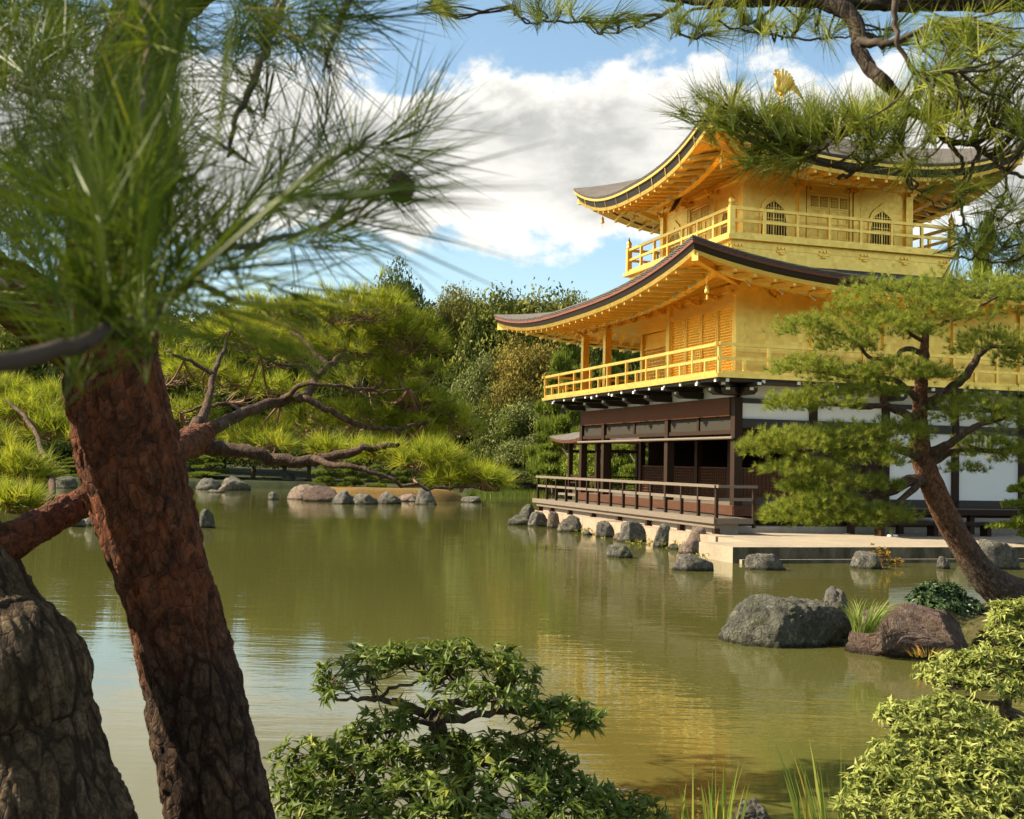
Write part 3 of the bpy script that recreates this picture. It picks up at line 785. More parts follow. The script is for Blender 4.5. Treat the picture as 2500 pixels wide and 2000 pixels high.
# ================================================================== ground, water, rocks
def gmat(name, c1, c2, c3, sc=1.0):
    q = NM(name); a = q.noise(.6*sc, 6, .65); b = q.noise(12*sc, 5, .65)
    c = q.ramp(a, [(.35, c1), (.55, c2), (.7, c3)]); c = q.mix(q.ramp(b, [(.4, .6), (.65, 0)]), c, tuple(x*.4 for x in c1))
    return q.done(q.pbsdf(c, .95, 0, q.bump(b, .05), .1))
M_bank = gmat('mossy_bank', (.055, .05, .025), (.09, .085, .03), (.12, .09, .045))
M_hill = gmat('forest_floor', (.035, .045, .02), (.05, .055, .022), (.06, .05, .025), .05)
M_islet = gmat('dry_moss', (.20, .125, .045), (.26, .16, .055), (.17, .13, .04), 1.5)
M_gravel = gmat('gravel', (.26, .22, .17), (.31, .27, .21), (.23, .19, .14), 2)
tag(link('water', MB().add([(-160, -20, 0), (160, -20, 0), (160, 160, 0), (-160, 160, 0)], [(0, 1, 2, 3)]).mesh('water', M_water)), kind='structure')
def grid(name, xs, ys, fn, mat, smooth=True):
    nx, ny = len(xs), len(ys); X, Y = np.meshgrid(xs, ys); Z = np.vectorize(fn)(X, Y)
    V = np.stack([X.ravel(), Y.ravel(), Z.ravel()], 1)
    i, j = np.meshgrid(np.arange(nx-1), np.arange(ny-1)); k = (j*nx+i).ravel()
    f = np.stack([k, k+1, k+nx+1, k+nx], 1)
    return tag(MB().add(V, f).build(name, mat, None, smooth), kind='structure')
def sst(a, b, x): t = min(1, max(0, (x-a)/(b-a))); return t*t*(3-2*t)
def near_h(x, y):
    shore = 5.0+.25*math.sin(x*1.3)+.15*math.sin(x*3.1+1)+max(0, abs(x)-5)*.15
    return -.6+.84*sst(shore+.35, shore-.35, y)+.05*noise.noise((x*.9, y*.9, 0))
grid('ground', np.concatenate([np.linspace(-60, -9, 18), np.linspace(-8.8, 8.8, 90), np.linspace(9, 60, 18)]), np.concatenate([np.linspace(-60, 2, 20), np.linspace(2.3, 7.5, 40)]), near_h, M_bank)
# far terrain: rings out to the horizon, bank at the edge of the pond, wooded hill behind
def bank_r(a):      # a in degrees from +Y towards +X
    if a > 1.7 and a < 16: return 73-13*sst(1.7, 3.2, a)
    if -60 < a < 16: return 73.0+2.0*math.sin(a*.5)+1.2*math.sin(a*1.3)
    return 62.0
def far_h(a, r):
    b = bank_r(a); h = -.8+1.2*sst(b-.8, b+.8, r)+1.2*sst(b+2, b+40, r)
    fr = math.exp(-((a+4)/42.0)**2)
    h += 50*fr*sst(150, 420, r)*(.80+.22*noise.noise((a*.06, r*.003, 2)))
    h -= 30*fr*sst(460, 1200, r)
    return h
rr = [58, 66]+list(np.arange(70, 78, .5))+[80, 84, 90, 100, 115, 130, 150, 170, 200, 230, 260, 300, 340, 380, 420, 470, 550, 700, 1000, 1500, 2200]
aa = np.concatenate([np.arange(-180, -62, 8), np.arange(-62, 62, 1.0), np.arange(62, 181, 8)])
V = []; nf = len(aa)
for r in rr:
    for a in aa: V.append((r*math.sin(rad(a)), r*math.cos(rad(a)), far_h(a, r)))
f = [(j*nf+i, (j+1)*nf+i, (j+1)*nf+(i+1), j*nf+i+1) for j in range(len(rr)-1) for i in range(nf-1)]
f = [q[::-1] for q in f]
tag(MB().add(V, f).build('hills', M_hill, None, True), kind='structure')
# land that carries the pavilion
poly = [(-1.08, -1.2), (-1.0, -4.6), (7.5, -4.6), (7.9, -5.2), (34, -7), (60, 10), (60, 45), (30, 45), (14, 30), (5.5, 14), (3.2, 12.4), (-1.0, 12.1)]
V = [L2W(x, y, z) for z in (-.8, .285) for x, y in poly]; n_ = len(poly)
tag(MB().add(V, [tuple(range(n_, 2*n_))]+[(i, (i+1) % n_, (i+1) % n_+n_, i+n_) for i in range(n_)]).build('ground', M_gravel), kind='structure')

def ico(sub):
    import bmesh
    bm = bmesh.new(); bmesh.ops.create_icosphere(bm, subdivisions=sub, radius=1.0)
    V = np.array([v.co[:] for v in bm.verts]); Fx = np.array([[v.index for v in f.verts] for f in bm.faces]); bm.free(); return V, Fx
ICO = {s: ico(s) for s in (3, 4, 5, 6)}
def rock(label, base, rx, ry, h, seed, mat, sub=4, rough=.22, ncut=7, rz=0.0, peak=(0, 0), group=None, sink=.35, detail=.05, flat=None):
    """rock standing at base (z of its waterline), half widths rx, ry, height h above base"""
    rg = random.Random(seed); V, Fx = ICO[sub]; V = V.copy()
    o = Vector((rg.uniform(-50, 50), rg.uniform(-50, 50), rg.uniform(-50, 50)))
    out = np.empty_like(V)
    cuts = []
    for k in range(ncut):
        nrm = Vector((rg.gauss(0, 1), rg.gauss(0, 1), rg.gauss(.2, .7))).normalized(); cuts.append((nrm, rg.uniform(.62, .86)))
    if flat: cuts.append((Vector((rg.uniform(-.1, .1), rg.uniform(-.1, .1), 1)).normalized(), flat))
    for i, v in enumerate(V):
        p = Vector(v)
        p = p*(1+rough*noise.fractal(p*1.1+o, 1.0, 2.0, 3))
        for nrm, dd in cuts:
            d = p.dot(nrm)
            if d > dd: p -= nrm*(d-dd)*.86
        q = p*2.2+o
        p = p*(1+detail*1.6*noise.fractal(q*1.4, .8, 2.1, 4)+detail*.9*abs(noise.noise(q*3.1)))
        if sub >= 5: p = p*(1+detail*.35*noise.fractal(q*6, .8, 2.0, 3))
        out[i] = p
    zz = out[:, 2]; zmx = zz.max()
    out[:, 2] = np.where(zz > 0, zz/zmx*h, zz*sink)
    t = np.clip(out[:, 2]/h, 0, 1)
    out[:, 0] = out[:, 0]*rx+peak[0]*t*t; out[:, 1] = out[:, 1]*ry+peak[1]*t*t
    ob = MB().add(out, Fx).build('rock', mat, None, True)
    ob.location = base; ob.rotation_euler.z = rz
    return tag(ob, label, 'rock', group)
def wrock(label, cx, wy, wpx, hpx, seed, mat, **k):
    """photo pixels: centre x, waterline y, width, height"""
    b = W(cx, wy); dep = b.y; s = dep/F_PX
    rx = wpx*s/2*1.12; ry = k.pop('deep', .8)*rx
    b = b+Vector((0, ry*.75, 0))
    return rock(label, (b.x*(1), b.y, 0), rx, ry, hpx*s, seed, mat, **k)
GE = 'rocks set along the embankment'
def z5(x, y): return 1200+x*.32468, 1150+y*.32468
def zr(label, cx, wy, wz, hz, seed, mat, **k):
    a, b = z5(cx, wy); return wrock(label, a, b, wz*.32468, hz*.32468, seed, mat, **k)
zr('pointed dark rock leaning on the far left end of the embankment', 262, 400, 125, 152, 11, M_rockg, group=GE, peak=(0, 0))
zr('low dark rock lying in front of the pointed one at the far left end', 235, 408, 175, 85, 12, M_rockg, group=GE, deep=.5)
zr('ridged grey rock with a yellow plant at its foot', 358, 418, 145, 115, 13, M_rock, group=GE, deep=.6)
zr('upright pinkish rock beside the ridged grey rock', 470, 430, 95, 125, 14, M_rockp, group=GE, deep=.6, flat=.6)
zr('fluted grey rock below the second deck post', 590, 460, 165, 130, 15, M_rock, group=GE, deep=.5)
zr('squat brownish rock against the embankment in mid wall', 855, 500, 135, 125, 16, M_rock, group=GE, deep=.5, flat=.7)
zr('broad flat topped rock against the embankment in mid wall', 1065, 535, 190, 155, 17, M_rock, group=GE, deep=.5, flat=.75)
zr('tall leaning slab of grey rock against the embankment', 1272, 575, 135, 180, 18, M_rock, group=GE, deep=.6, peak=(.1, 0))
zr('reddish rock rising at the corner of the platform', 1560, 580, 200, 160, 19, M_rockp, group=GE, deep=.6)
zr('brown striped rock at the near corner of the embankment', 1500, 630, 190, 120, 20, M_rockp, group=GE, deep=.6)
zr('flat tan stepping rock under the deck corner post', 1690, 530, 170, 60, 21, M_rockp, group=GE, deep=.7, flat=.5)
zr('small stone between the fluted rock and the squat brownish rock', 720, 482, 70, 40, 22, M_rock, group=GE, deep=.7)
zr('low stone left of the broad flat topped rock', 965, 520, 80, 60, 23, M_rockp, group=GE, deep=.7)
zr('small dark stone right of the tall leaning slab', 1370, 592, 80, 46, 24, M_rockg, group=GE, deep=.7)
zr('small stone beside the upright pinkish rock', 530, 440, 60, 70, 25, M_rockp, group=GE, deep=.7)
GP = 'rocks standing in the pond'
zr('dark trapezoid rock standing alone in the water before the embankment', 962, 655, 190, 95, 31, M_rockg, group=GP, flat=.7)
zr('pale topped rock in the water below the platform corner', 1535, 755, 270, 130, 32, M_rock, group=GP, flat=.75, deep=.6)
zr('blocky light grey rock in the water in front of the platform', 2065, 748, 285, 125, 33, M_rock, group=GP, flat=.6, deep=.5, ncut=9)
def z6(x, y): return 1800+x*.32468, 1150+y*.32468
def z6r(label, cx, wy, wz, hz, seed, mat, **k):
    a, b = z6(cx, wy); return wrock(label, a, b, wz*.32468, hz*.32468, seed, mat, **k)
z6r('grey rock in the water with an autumn sapling beside it', 980, 738, 265, 130, 34, M_rock, group=GP, flat=.75, deep=.6)
GR = 'rocks behind the leaning pine'
z6r('tall mossy rock behind the leaning pine trunk', 1715, 690, 200, 225, 41, M_rockg, group=GR)
z6r('grey rock between the tall mossy one and the broad one', 1850, 640, 130, 120, 42, M_rock, group=GR)
z6r('broad cracked grey rock at the right edge behind the leaning pine', 1985, 742, 340, 220, 43, M_rock, group=GR, flat=.8)
z6r('small pale rock in the water left of the leaning pine trunk', 1560, 738, 95, 95, 44, M_rock, group=GR)
# the two big boulders
rock('big greenish boulder rising to a knob on its right side', W(1940, 1588)+Vector((0, .60, 0)), .66, .58, .50, 51, M_rockg, sub=6, rough=.18, ncut=9, peak=(.13, 0), detail=.045, flat=.70)
rock('knobbed grey rock behind the grass tuft beside the big greenish boulder', W(2070, 1575)+Vector((.06, .80, 0)), .20, .34, .55, 52, M_rock, sub=5, rough=.2, ncut=4)
rock('big reddish brown boulder right of the greenish one', W(2275, 1612)+Vector((.02, .66, 0)), .83, .66, .50, 53, M_rockr, sub=6, rough=.13, ncut=9, detail=.035)
rock('pale rounded rock poking up at the bottom edge', P(1838, 2010, 5.3)+Vector((0, 0, -.12)), .10, .10, .225, 54, M_rock, sub=5, rough=.16, ncut=3, detail=.06)
# land under the leaning pine
def isl(name, c, rx, ry, h, mat, seed, n=40):
    xs = np.linspace(-1.15, 1.15, n)
    def fn(u, v):
        r = math.hypot(u, v)+.12*noise.noise((u*2+seed, v*2, seed))
        return -.5+(h+.5)*sst(1.08, .72, r)+.05*h*noise.noise((u*7, v*7, seed))
    V = []; 
    for v in xs:
        for u in xs: V.append((c[0]+u*rx, c[1]+v*ry, fn(u, v)))
    f = [(j*n+i, j*n+i+1, (j+1)*n+i+1, (j+1)*n+i) for j in range(n-1) for i in range(n-1)]
    return tag(MB().add(V, f).build(name, mat, None, True), kind='structure')
isl('ground', (7.0, 13.7), 2.5, 1.55, .27, M_bank, 3)
isl('ground', WD(790, 1052)+Vector((.5, .9, 0)), 4.1, 2.3, .55, M_islet, 5)
GI = 'rocks round the small islet'
def wr(label, x, y, wd, h, seed, mat, **k):
    f_ = (1.22, 1.0) if k.get('group') == GI else (1, 1)
    return wrock(label, x*K, y*K, wd*K*f_[0], h*K*f_[1], seed, mat, **k)
wr('pale rock at the left tip of the islet', 636, 1052, 56, 32, 61, M_rockp, group=GI)
wr('dark brown hump of rock on the left side of the islet', 672, 1056, 62, 34, 62, M_rockr, group=GI)
wr('pointed grey rock third from the left tip of the islet', 718, 1061, 40, 28, 63, M_rock, group=GI)
wr('pale square rock in the middle of the islet shore', 764, 1062, 40, 22, 64, M_rock, group=GI, flat=.7)
wr('small grey rock right of the middle of the islet shore', 818, 1061, 36, 26, 65, M_rock, group=GI)
wr('low pale rock toward the right side of the islet shore', 857, 1056, 40, 16, 66, M_rockp, group=GI)
wr('tall craggy rock at the right end of the islet', 897, 1063, 38, 38, 67, M_rock, group=GI)
wr('tiny pointed rock alone in the water left of the islet', 573, 1052, 18, 17, 68, M_rock, group=GI)
wr('flat rock alone in the water right of the islet', 991, 1058, 32, 13, 69, M_rock, group=GI, flat=.6)
GF = 'rocks along the far shore'
for k_, (lab, x, y, wd, h, m_) in enumerate((
    ('long flat slab of rock on the far shore right of the big trunk', 440, 1031, 52, 24, M_rock), ('angular rock on the far shore beside the long slab', 492, 1032, 58, 30, M_rock),
    ('small white stone before the angular far shore rock', 472, 1033, 24, 16, M_rockp), ('flat stone in the water off the far shore', 452, 1037, 32, 6, M_rock),
    ('squat rock on the far shore left of the rounded pair', 554, 1022, 26, 18, M_rock), ('rounded rock, taller of the pair on the far shore', 606, 1025, 40, 30, M_rock),
    ('rounded rock, smaller of the pair on the far shore', 628, 1026, 26, 18, M_rock), ('rock on the far shore under the pale shrub', 640, 1014, 22, 20, M_rock),
    ('dark rock on the far shore left of the big trunk', 130, 1028, 60, 26, M_rockg),
    ('pointed rock in the water between the two near trunks', 196, 1108, 44, 42, M_rock), ('low dark rock in the water between the two near trunks', 160, 1110, 34, 20, M_rockg),
    ('mossy rock at the right edge of the big trunk', 432, 1112, 30, 40, M_rockg))):
    wr(lab, x, y, wd, h, 80+k_, m_, group=GF)
# ================================================================== vegetation
RG = np.random.default_rng(11)
def unit(a): return a/np.maximum(np.linalg.norm(a, axis=1, keepdims=True), 1e-9)
def rdir(n, rg): return unit(rg.normal(size=(n, 3)))
def needle_mesh(mb, c, d, n, length, wid, rg, cone=(.15, 1.15), axis=.05, seg=1, droop=0.0, flat=False):
    """n needles radiating round each twig tip c pointing along d"""
    N = len(c)*n
    var = np.repeat(rg.uniform(0, 1, len(c)), n)*.7+rg.uniform(0, .3, N)
    C = np.repeat(c, n, 0); Dd = np.repeat(d, n, 0)
    p = unit(np.cross(Dd, rdir(N, rg))); th = rg.uniform(cone[0], cone[1], (N, 1))
    nd = Dd*np.cos(th)+p*np.sin(th)
    b = C-Dd*rg.uniform(0, axis, (N, 1)); L = length*rg.uniform(.7, 1.12, (N, 1))
    wv = unit(np.cross(nd, rdir(N, rg)))*wid/2
    g = np.array([[0, 0, -1.0]])
    if seg == 1:
        V = np.stack([b-wv, b+wv, b+nd*L+g*droop*L], 1).reshape(-1, 3)
        mb.add(V, np.arange(3*N).reshape(-1, 3), np.repeat(var, 3))
    else:
        m1 = b+nd*L*.5+g*droop*L*.28; t = b+nd*L+g*droop*L
        V = np.stack([b-wv*.8, b+wv*.8, m1+wv, m1-wv, t], 1).reshape(-1, 3)
        k = np.arange(N)*5
        mb.add(V, np.stack([k, k+1, k+2, k+3], 1), np.repeat(var, 5)); 
        mb.Fc.setdefault(3, []).append(np.stack([k+3, k+2, k+4], 1)+mb.n-5*N)
    return mb
def leaf_mesh(mb, c, d, n, length, wid, rg, cone=(.7, 1.5), curl=.25, up=0.0):
    """whorls of pointed, folded leaves"""
    N = len(c)*n
    var = np.repeat(rg.uniform(0, 1, len(c)), n)*.55+rg.uniform(0, .45, N)
    C = np.repeat(c, n, 0); Dd = np.repeat(d, n, 0)
    p = unit(np.cross(Dd, rdir(N, rg))); th = rg.uniform(cone[0], cone[1], (N, 1))
    nd = Dd*np.cos(th)+p*np.sin(th)
    nrm = unit(Dd-nd*np.sum(Dd*nd, 1, keepdims=True)+rdir(N, rg)*.45); sv = unit(np.cross(nd, nrm))
    nrm = unit(np.cross(sv, nd))
    L = length*rg.uniform(.65, 1.15, (N, 1)); w2 = wid*L/length/2
    b = C
    m = b+nd*L*.45+nrm*L*.06; t = b+nd*L-nrm*L*curl
    V = np.stack([b, m-sv*w2+nrm*w2*.45, m-nrm*w2*.1, m+sv*w2+nrm*w2*.45, t], 1).reshape(-1, 3)
    k = np.arange(N)*5
    f = np.concatenate([np.stack([k, k+2, k+1], 1), np.stack([k, k+3, k+2], 1), np.stack([k+1, k+2, k+4], 1), np.stack([k+2, k+3, k+4], 1)])
    return mb.add(V, f, np.repeat(var, 5))
def pad_points(c, ax, n, rg, lo=-.25, shell=.45, tilt=0.0):
    """tips spread through the upper shell of a flat foliage pad; ax = radii right, depth, up"""
    d = rdir(n*3, rg); d = d[d[:, 2] > lo][:n]; r = rg.uniform(shell, 1.0, (len(d), 1))**.7
    lump = 1+.22*np.sin(d[:, :1]*5+c[0]*7)*np.cos(d[:, 1:2]*4+c[2]*9)+.10*rg.normal(size=(len(d), 1))
    p = np.array(c)+d*r*lump*np.array(ax)
    if tilt: p[:, 2] += tilt*(p[:, 0]-c[0])
    dr = unit(d*np.array([1.0, 1.0, .9])+np.array([0, 0, .65])+rg.normal(size=d.shape)*.30)
    return p, dr
def twig_fan(mb, root, tips, rg, r0=.008, r1=.002, sides=4, sag=.25):
    """thin forked twigs from a point on the limb out to some of the tips"""
    root = np.array(root)
    for t in tips:
        v = t-root; L = np.linalg.norm(v)
        pts = [root, root+v*.35+np.array([0, 0, -sag*L*.5])+rg.normal(size=3)*.05*L, root+v*.72+np.array([0, 0, -sag*L*.35])+rg.normal(size=3)*.05*L, t]
        pts = catmull(pts, 3)
        mb.tube(pts, list(np.linspace(r0, r1, len(pts))), sides, cap=False)
def crooked(pts, per=5, amp=.0, rg=None):
    p = catmull([tuple(q) for q in pts], per)
    if amp and rg is not None:
        p[1:-1, :3] += rg.normal(size=(len(p)-2, 3))*amp
    return p

def needle_mat(name, stops, trans=.35, rough=.42, spec=.4):
    q = NM(name); v = q.attr(); c = q.ramp(v, stops); return q.leafy(c, trans, rough+.08, spec*.55)
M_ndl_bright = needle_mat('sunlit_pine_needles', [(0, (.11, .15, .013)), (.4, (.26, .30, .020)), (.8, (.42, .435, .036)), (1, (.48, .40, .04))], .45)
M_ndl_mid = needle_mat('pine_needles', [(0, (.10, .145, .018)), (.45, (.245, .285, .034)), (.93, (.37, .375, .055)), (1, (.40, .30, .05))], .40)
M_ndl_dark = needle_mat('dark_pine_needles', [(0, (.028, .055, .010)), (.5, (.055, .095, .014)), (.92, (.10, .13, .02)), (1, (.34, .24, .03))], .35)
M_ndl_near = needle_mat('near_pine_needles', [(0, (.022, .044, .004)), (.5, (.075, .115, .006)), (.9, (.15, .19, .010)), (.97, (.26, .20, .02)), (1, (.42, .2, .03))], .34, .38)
M_azalea = needle_mat('azalea_leaves', [(0, (.07, .11, .02)), (.5, (.13, .18, .03)), (.85, (.22, .25, .045)), (.97, (.38, .36, .05)), (1, (.55, .30, .04))], .34, .36, .5)
M_azalea_l = needle_mat('pale_azalea_leaves', [(0, (.16, .20, .04)), (.5, (.30, .33, .075)), (.9, (.42, .43, .12)), (.985, (.46, .43, .10)), (1, (.65, .22, .06))], .36, .36, .5)
M_gloss = needle_mat('glossy_dark_leaves', [(0, (.025, .055, .02)), (1, (.07, .11, .035))], .15, .28, .6)
M_blade = needle_mat('blade_leaves', [(0, (.10, .17, .025)), (.6, (.18, .25, .04)), (.92, (.30, .31, .06)), (1, (.5, .33, .05))], .40, .4)
M_tuft = needle_mat('tuft_grass', [(0, (.10, .17, .02)), (.6, (.22, .28, .05)), (1, (.36, .37, .11))], .42, .45)
M_autumn = needle_mat('autumn_leaves', [(0, (.22, .20, .03)), (.6, (.40, .26, .03)), (1, (.55, .16, .05))], .4)

def bark(name, c_plate, c_grey, c_crack, zs=.5, bumpd=.01, red=None):
    q = NM(name); cr = q.attr('var')
    a = q.noise(3.4, 7, .7, (1, 1, zs)); b = q.noise(24, 8, .74, (1, 1, .7), .8); fl = q.voro(42, (1, 1, .55), 'DISTANCE_TO_EDGE'); f2 = q.voro(42, (1, 1, .55), 'F1', 1.0, 'Color')
    fine = q.noise(110, 4, .7, (1, 1, .35))
    c = q.mix(q.ramp(a, [(.40, 0), (.60, 1)]), c_plate, c_grey)
    c = q.mix(.45, c, q.mix(q.math('MULTIPLY', f2, 1.0), tuple(x*.45 for x in c_plate), tuple(min(1, x*1.55) for x in c_grey)))
    c = q.mix(q.ramp(b, [(.40, .9), (.54, 0)]), c, tuple(x*.30 for x in c_plate))
    c = q.mix(q.ramp(b, [(.56, 0), (.70, .6)]), c, tuple(min(1, x*1.7) for x in c_grey))
    c = q.mix(q.ramp(fine, [(.42, .5), (.6, 0)]), c, tuple(x*.4 for x in c_plate))
    tn = q.ramp(cr, [(.70, .62), (.86, 1.0), (1.0, 1.5)]); c = q.mix(1.0, c, tn, 'MULTIPLY')
    c = q.mix(q.ramp(cr, [(.08, .85), (.32, 0)]), c, c_crack)
    if red:
        pos = q.n('ShaderNodeSeparateXYZ'); q.l(q.co.outputs['Object'], pos.inputs[0])
        z = q.ramp(q.math('ADD', q.math('MULTIPLY', pos.outputs[2], .5), q.math('MULTIPLY', a, .5)), [(red[1], 0), (red[2], 1)])
        rc = q.mix(q.math('MULTIPLY', f2, .8), tuple(x*.45 for x in red[0]), tuple(x*1.5 for x in red[0]))
        c = q.mix(q.math('MULTIPLY', z, q.ramp(b, [(.40, .15), (.58, .85)])), c, rc)
    h = q.math('ADD', q.math('ADD', b, q.math('MULTIPLY', q.ramp(fl, [(0, 0), (.12, 1)]), .30)), q.math('MULTIPLY', fine, .25))
    return q.done(q.pbsdf(c, .85, 0, q.bump(h, bumpd), .25))
M_bark_a = bark('red_pine_bark', (.155, .075, .040), (.19, .125, .08), (.022, .009, .005), red=((.26, .075, .026), .85, 1.55), bumpd=.024)
M_bark_b = bark('grey_pine_bark', (.23, .145, .075), (.29, .20, .118), (.03, .017, .009), bumpd=.024)
M_bark_r = bark('garden_pine_bark', (.20, .125, .082), (.22, .17, .125), (.035, .018, .010), red=((.28, .115, .055), .60, 1.5), bumpd=.03)
M_twig = simple('twig_bark', (.065, .042, .027), .8, var=.45, scale=30)
M_twigr = simple('reddish_twig_bark', (.21, .11, .065), .75, var=.5, scale=18, bump=.004)
M_bough = bark('bough_bark', (.13, .085, .055), (.16, .12, .09), (.03, .018, .012), bumpd=.008)
M_limb = bark('limb_bark', (.19, .105, .065), (.18, .125, .09), (.05, .025, .015), bumpd=.008)
M_bgtrunk = simple('far_trunk', (.10, .07, .045), .9, var=.4)

def bark_tube(name, path, mat, parent, sides=90, ring=.02, amp=.016, cell=.075, seed=1, flare=0.0, zstretch=.42, groove=.22):
    """path: rows of x, y, z, radius. A trunk whose plates of bark are real relief."""
    p = catmull(path, 10); L = np.concatenate([[0], np.cumsum(np.linalg.norm(np.diff(p[:, :3], axis=0), axis=1))])
    n = max(6, int(L[-1]/ring)); s = np.linspace(0, L[-1], n); q = np.stack([np.interp(s, L, p[:, k]) for k in range(4)], 1)
    V = np.empty((n*sides, 3)); A = np.empty(n*sides); up = None
    o = Vector((seed*7.3, seed*3.1, seed*5.7))
    for i in range(n):
        c = Vector(q[i, :3]); t = Vector(q[min(i+1, n-1), :3]-q[max(i-1, 0), :3]).normalized()
        up = t.orthogonal().normalized() if up is None else (up-t*up.dot(t)).normalized()
        sd_ = t.cross(up); r = q[i, 3]
        for k in range(sides):
            a = 2*math.pi*k/sides; dirn = up*math.cos(a)+sd_*math.sin(a)
            x3 = Vector((math.cos(a)*r, math.sin(a)*r, s[i]*zstretch))
            wob = Vector(noise.noise_vector(x3*9+o))*.034+Vector(noise.noise_vector(x3*26+o))*.014
            vv = (x3+wob)/cell+o
            ds, pts = noise.voronoi(vv)
            e = min(1.0, max(0.0, (ds[1]-ds[0]+.10*noise.noise(x3*60+o))/groove)); e = e*e*(3-2*e)
            tone = noise.cell(pts[0]*3.7)
            ds2, pt2 = noise.voronoi((x3+wob*.8)/(cell*.36)+o); e2 = min(1.0, max(0.0, (ds2[1]-ds2[0])/.22))
            e = e*(.72+.28*e2); tone = .55*tone+.45*noise.cell(pt2[0]*2.9)
            low = noise.fractal(x3*5+o, 1, 2, 3)
            fine = noise.fractal(x3*38+o, .9, 2, 3)
            disp = amp*(e*(.55+.75*tone)-.55)+r*.07*low+amp*.22*fine*(.3+e)
            V[i*sides+k] = c+dirn*(r+disp); A[i*sides+k] = e*(.75+.25*tone)
    k = np.arange(sides); f = []
    for i in range(n-1):
        f.append(np.stack([i*sides+k, i*sides+(k+1) % sides, (i+1)*sides+(k+1) % sides, (i+1)*sides+k], 1))
    mb = MB().add(V, np.concatenate(f), A)
    return mb.build(name, mat, parent, True)
def rpx(px, depth): return px*K/2*depth/F_PX        # radius in metres of a display width px at a depth
def dpath(rows):
    """rows: display x, y, depth, width px"""
    return [(*D(x, y, d), rpx(w_, d)) for x, y, d, w_ in rows]
def limb(mb, rows, sides=9, amp=.004, rg=RG, per=5):
    p = catmull(dpath(rows), per); p[1:-1, :3] += rg.normal(size=(len(p)-2, 3))*amp
    mb.tube(p[:, :3], list(np.maximum(p[:, 3], .0015)), sides); return p

# ------------------------------------------------------------------ leaning garden pine on its islet (right)
rg = np.random.default_rng(5)
gp = empty('pine_tree', D(2150, 1280, 14.2), 0, 'leaning garden pine with layered needle pads over its bare curved trunk', 'tree')
def rel(o, parent):
    """keep world position when parenting under a moved empty"""
    o.matrix_parent_inverse = Matrix.Translation(-parent.location); return o
GD = 14.2
tr = bark_tube('trunk', dpath([(2205, 1310, GD, 130), (2140, 1262, GD, 92), (2075, 1215, GD, 66), (2010, 1120, GD, 53), (1968, 1035, GD, 52), (1942, 965, GD, 45), (1936, 900, GD, 36), (1938, 830, GD, 29), (1945, 750, GD, 22), (1948, 690, GD, 14), (1935, 630, GD, 8)]),
               M_bark_r, gp, 64, .03, .014, .07, 3, groove=.25); rel(tr, gp)
limbs = [
    [(1958, 1012, GD, 34), (1915, 1012, GD-.1, 26), (1875, 1032, GD-.2, 24), (1835, 1045, GD-.3, 18), (1780, 1055, GD-.35, 11), (1700, 1075, GD-.4, 6)],
    [(1950, 1000, GD, 20), (1900, 1050, GD-.3, 12), (1850, 1075, GD-.5, 8), (1790, 1095, GD-.5, 5)],
    [(1938, 965, GD, 24), (1890, 945, GD-.2, 18), (1820, 940, GD-.3, 14), (1740, 945, GD-.4, 9), (1650, 950, GD-.4, 5)],
    [(1934, 885, GD, 20), (1895, 868, GD-.1, 17), (1862, 848, GD-.2, 15), (1868, 815, GD-.2, 10), (1840, 800, GD-.3, 6)],
    [(1862, 850, GD-.2, 13), (1820, 858, GD-.3, 10), (1760, 850, GD-.4, 7), (1690, 842, GD-.4, 4)],
    [(1936, 845, GD, 16), (1880, 800, GD-.2, 12), (1800, 795, GD-.3, 9), (1700, 780, GD-.3, 5)],
    [(1944, 745, GD, 13), (1905, 735, GD-.1, 11), (1880, 755, GD-.2, 10), (1830, 752, GD-.2, 8), (1808, 725, GD-.2, 6), (1760, 700, GD-.2, 4)],
    [(1938, 860, GD, 24), (1990, 828, GD-.1, 20), (2035, 790, GD-.2, 18), (2062, 748, GD-.2, 14), (2090, 730, GD-.2, 9), (2150, 735, GD-.1, 5)],
    [(1948, 960, GD, 24), (2000, 935, GD-.2, 18), (2050, 900, GD-.3, 13), (2120, 880, GD-.3, 7)],
    [(1955, 975, GD, 20), (2020, 945, GD+.1, 14), (2090, 950, GD, 10), (2150, 940, GD, 6)],
    [(1946, 700, GD, 10), (1990, 680, GD, 8), (2040, 660, GD-.1, 6), (2100, 625, GD-.1, 4)],
    [(1946, 720, GD, 10), (1900, 690, GD-.1, 7), (1850, 640, GD-.1, 4)],
]
lastpts = []
for r in limbs:
    m = MB(); p = limb(m, r, 9, .006, rg); lastpts.append(p); rel(m.build('branch', M_limb, gp, True), gp)
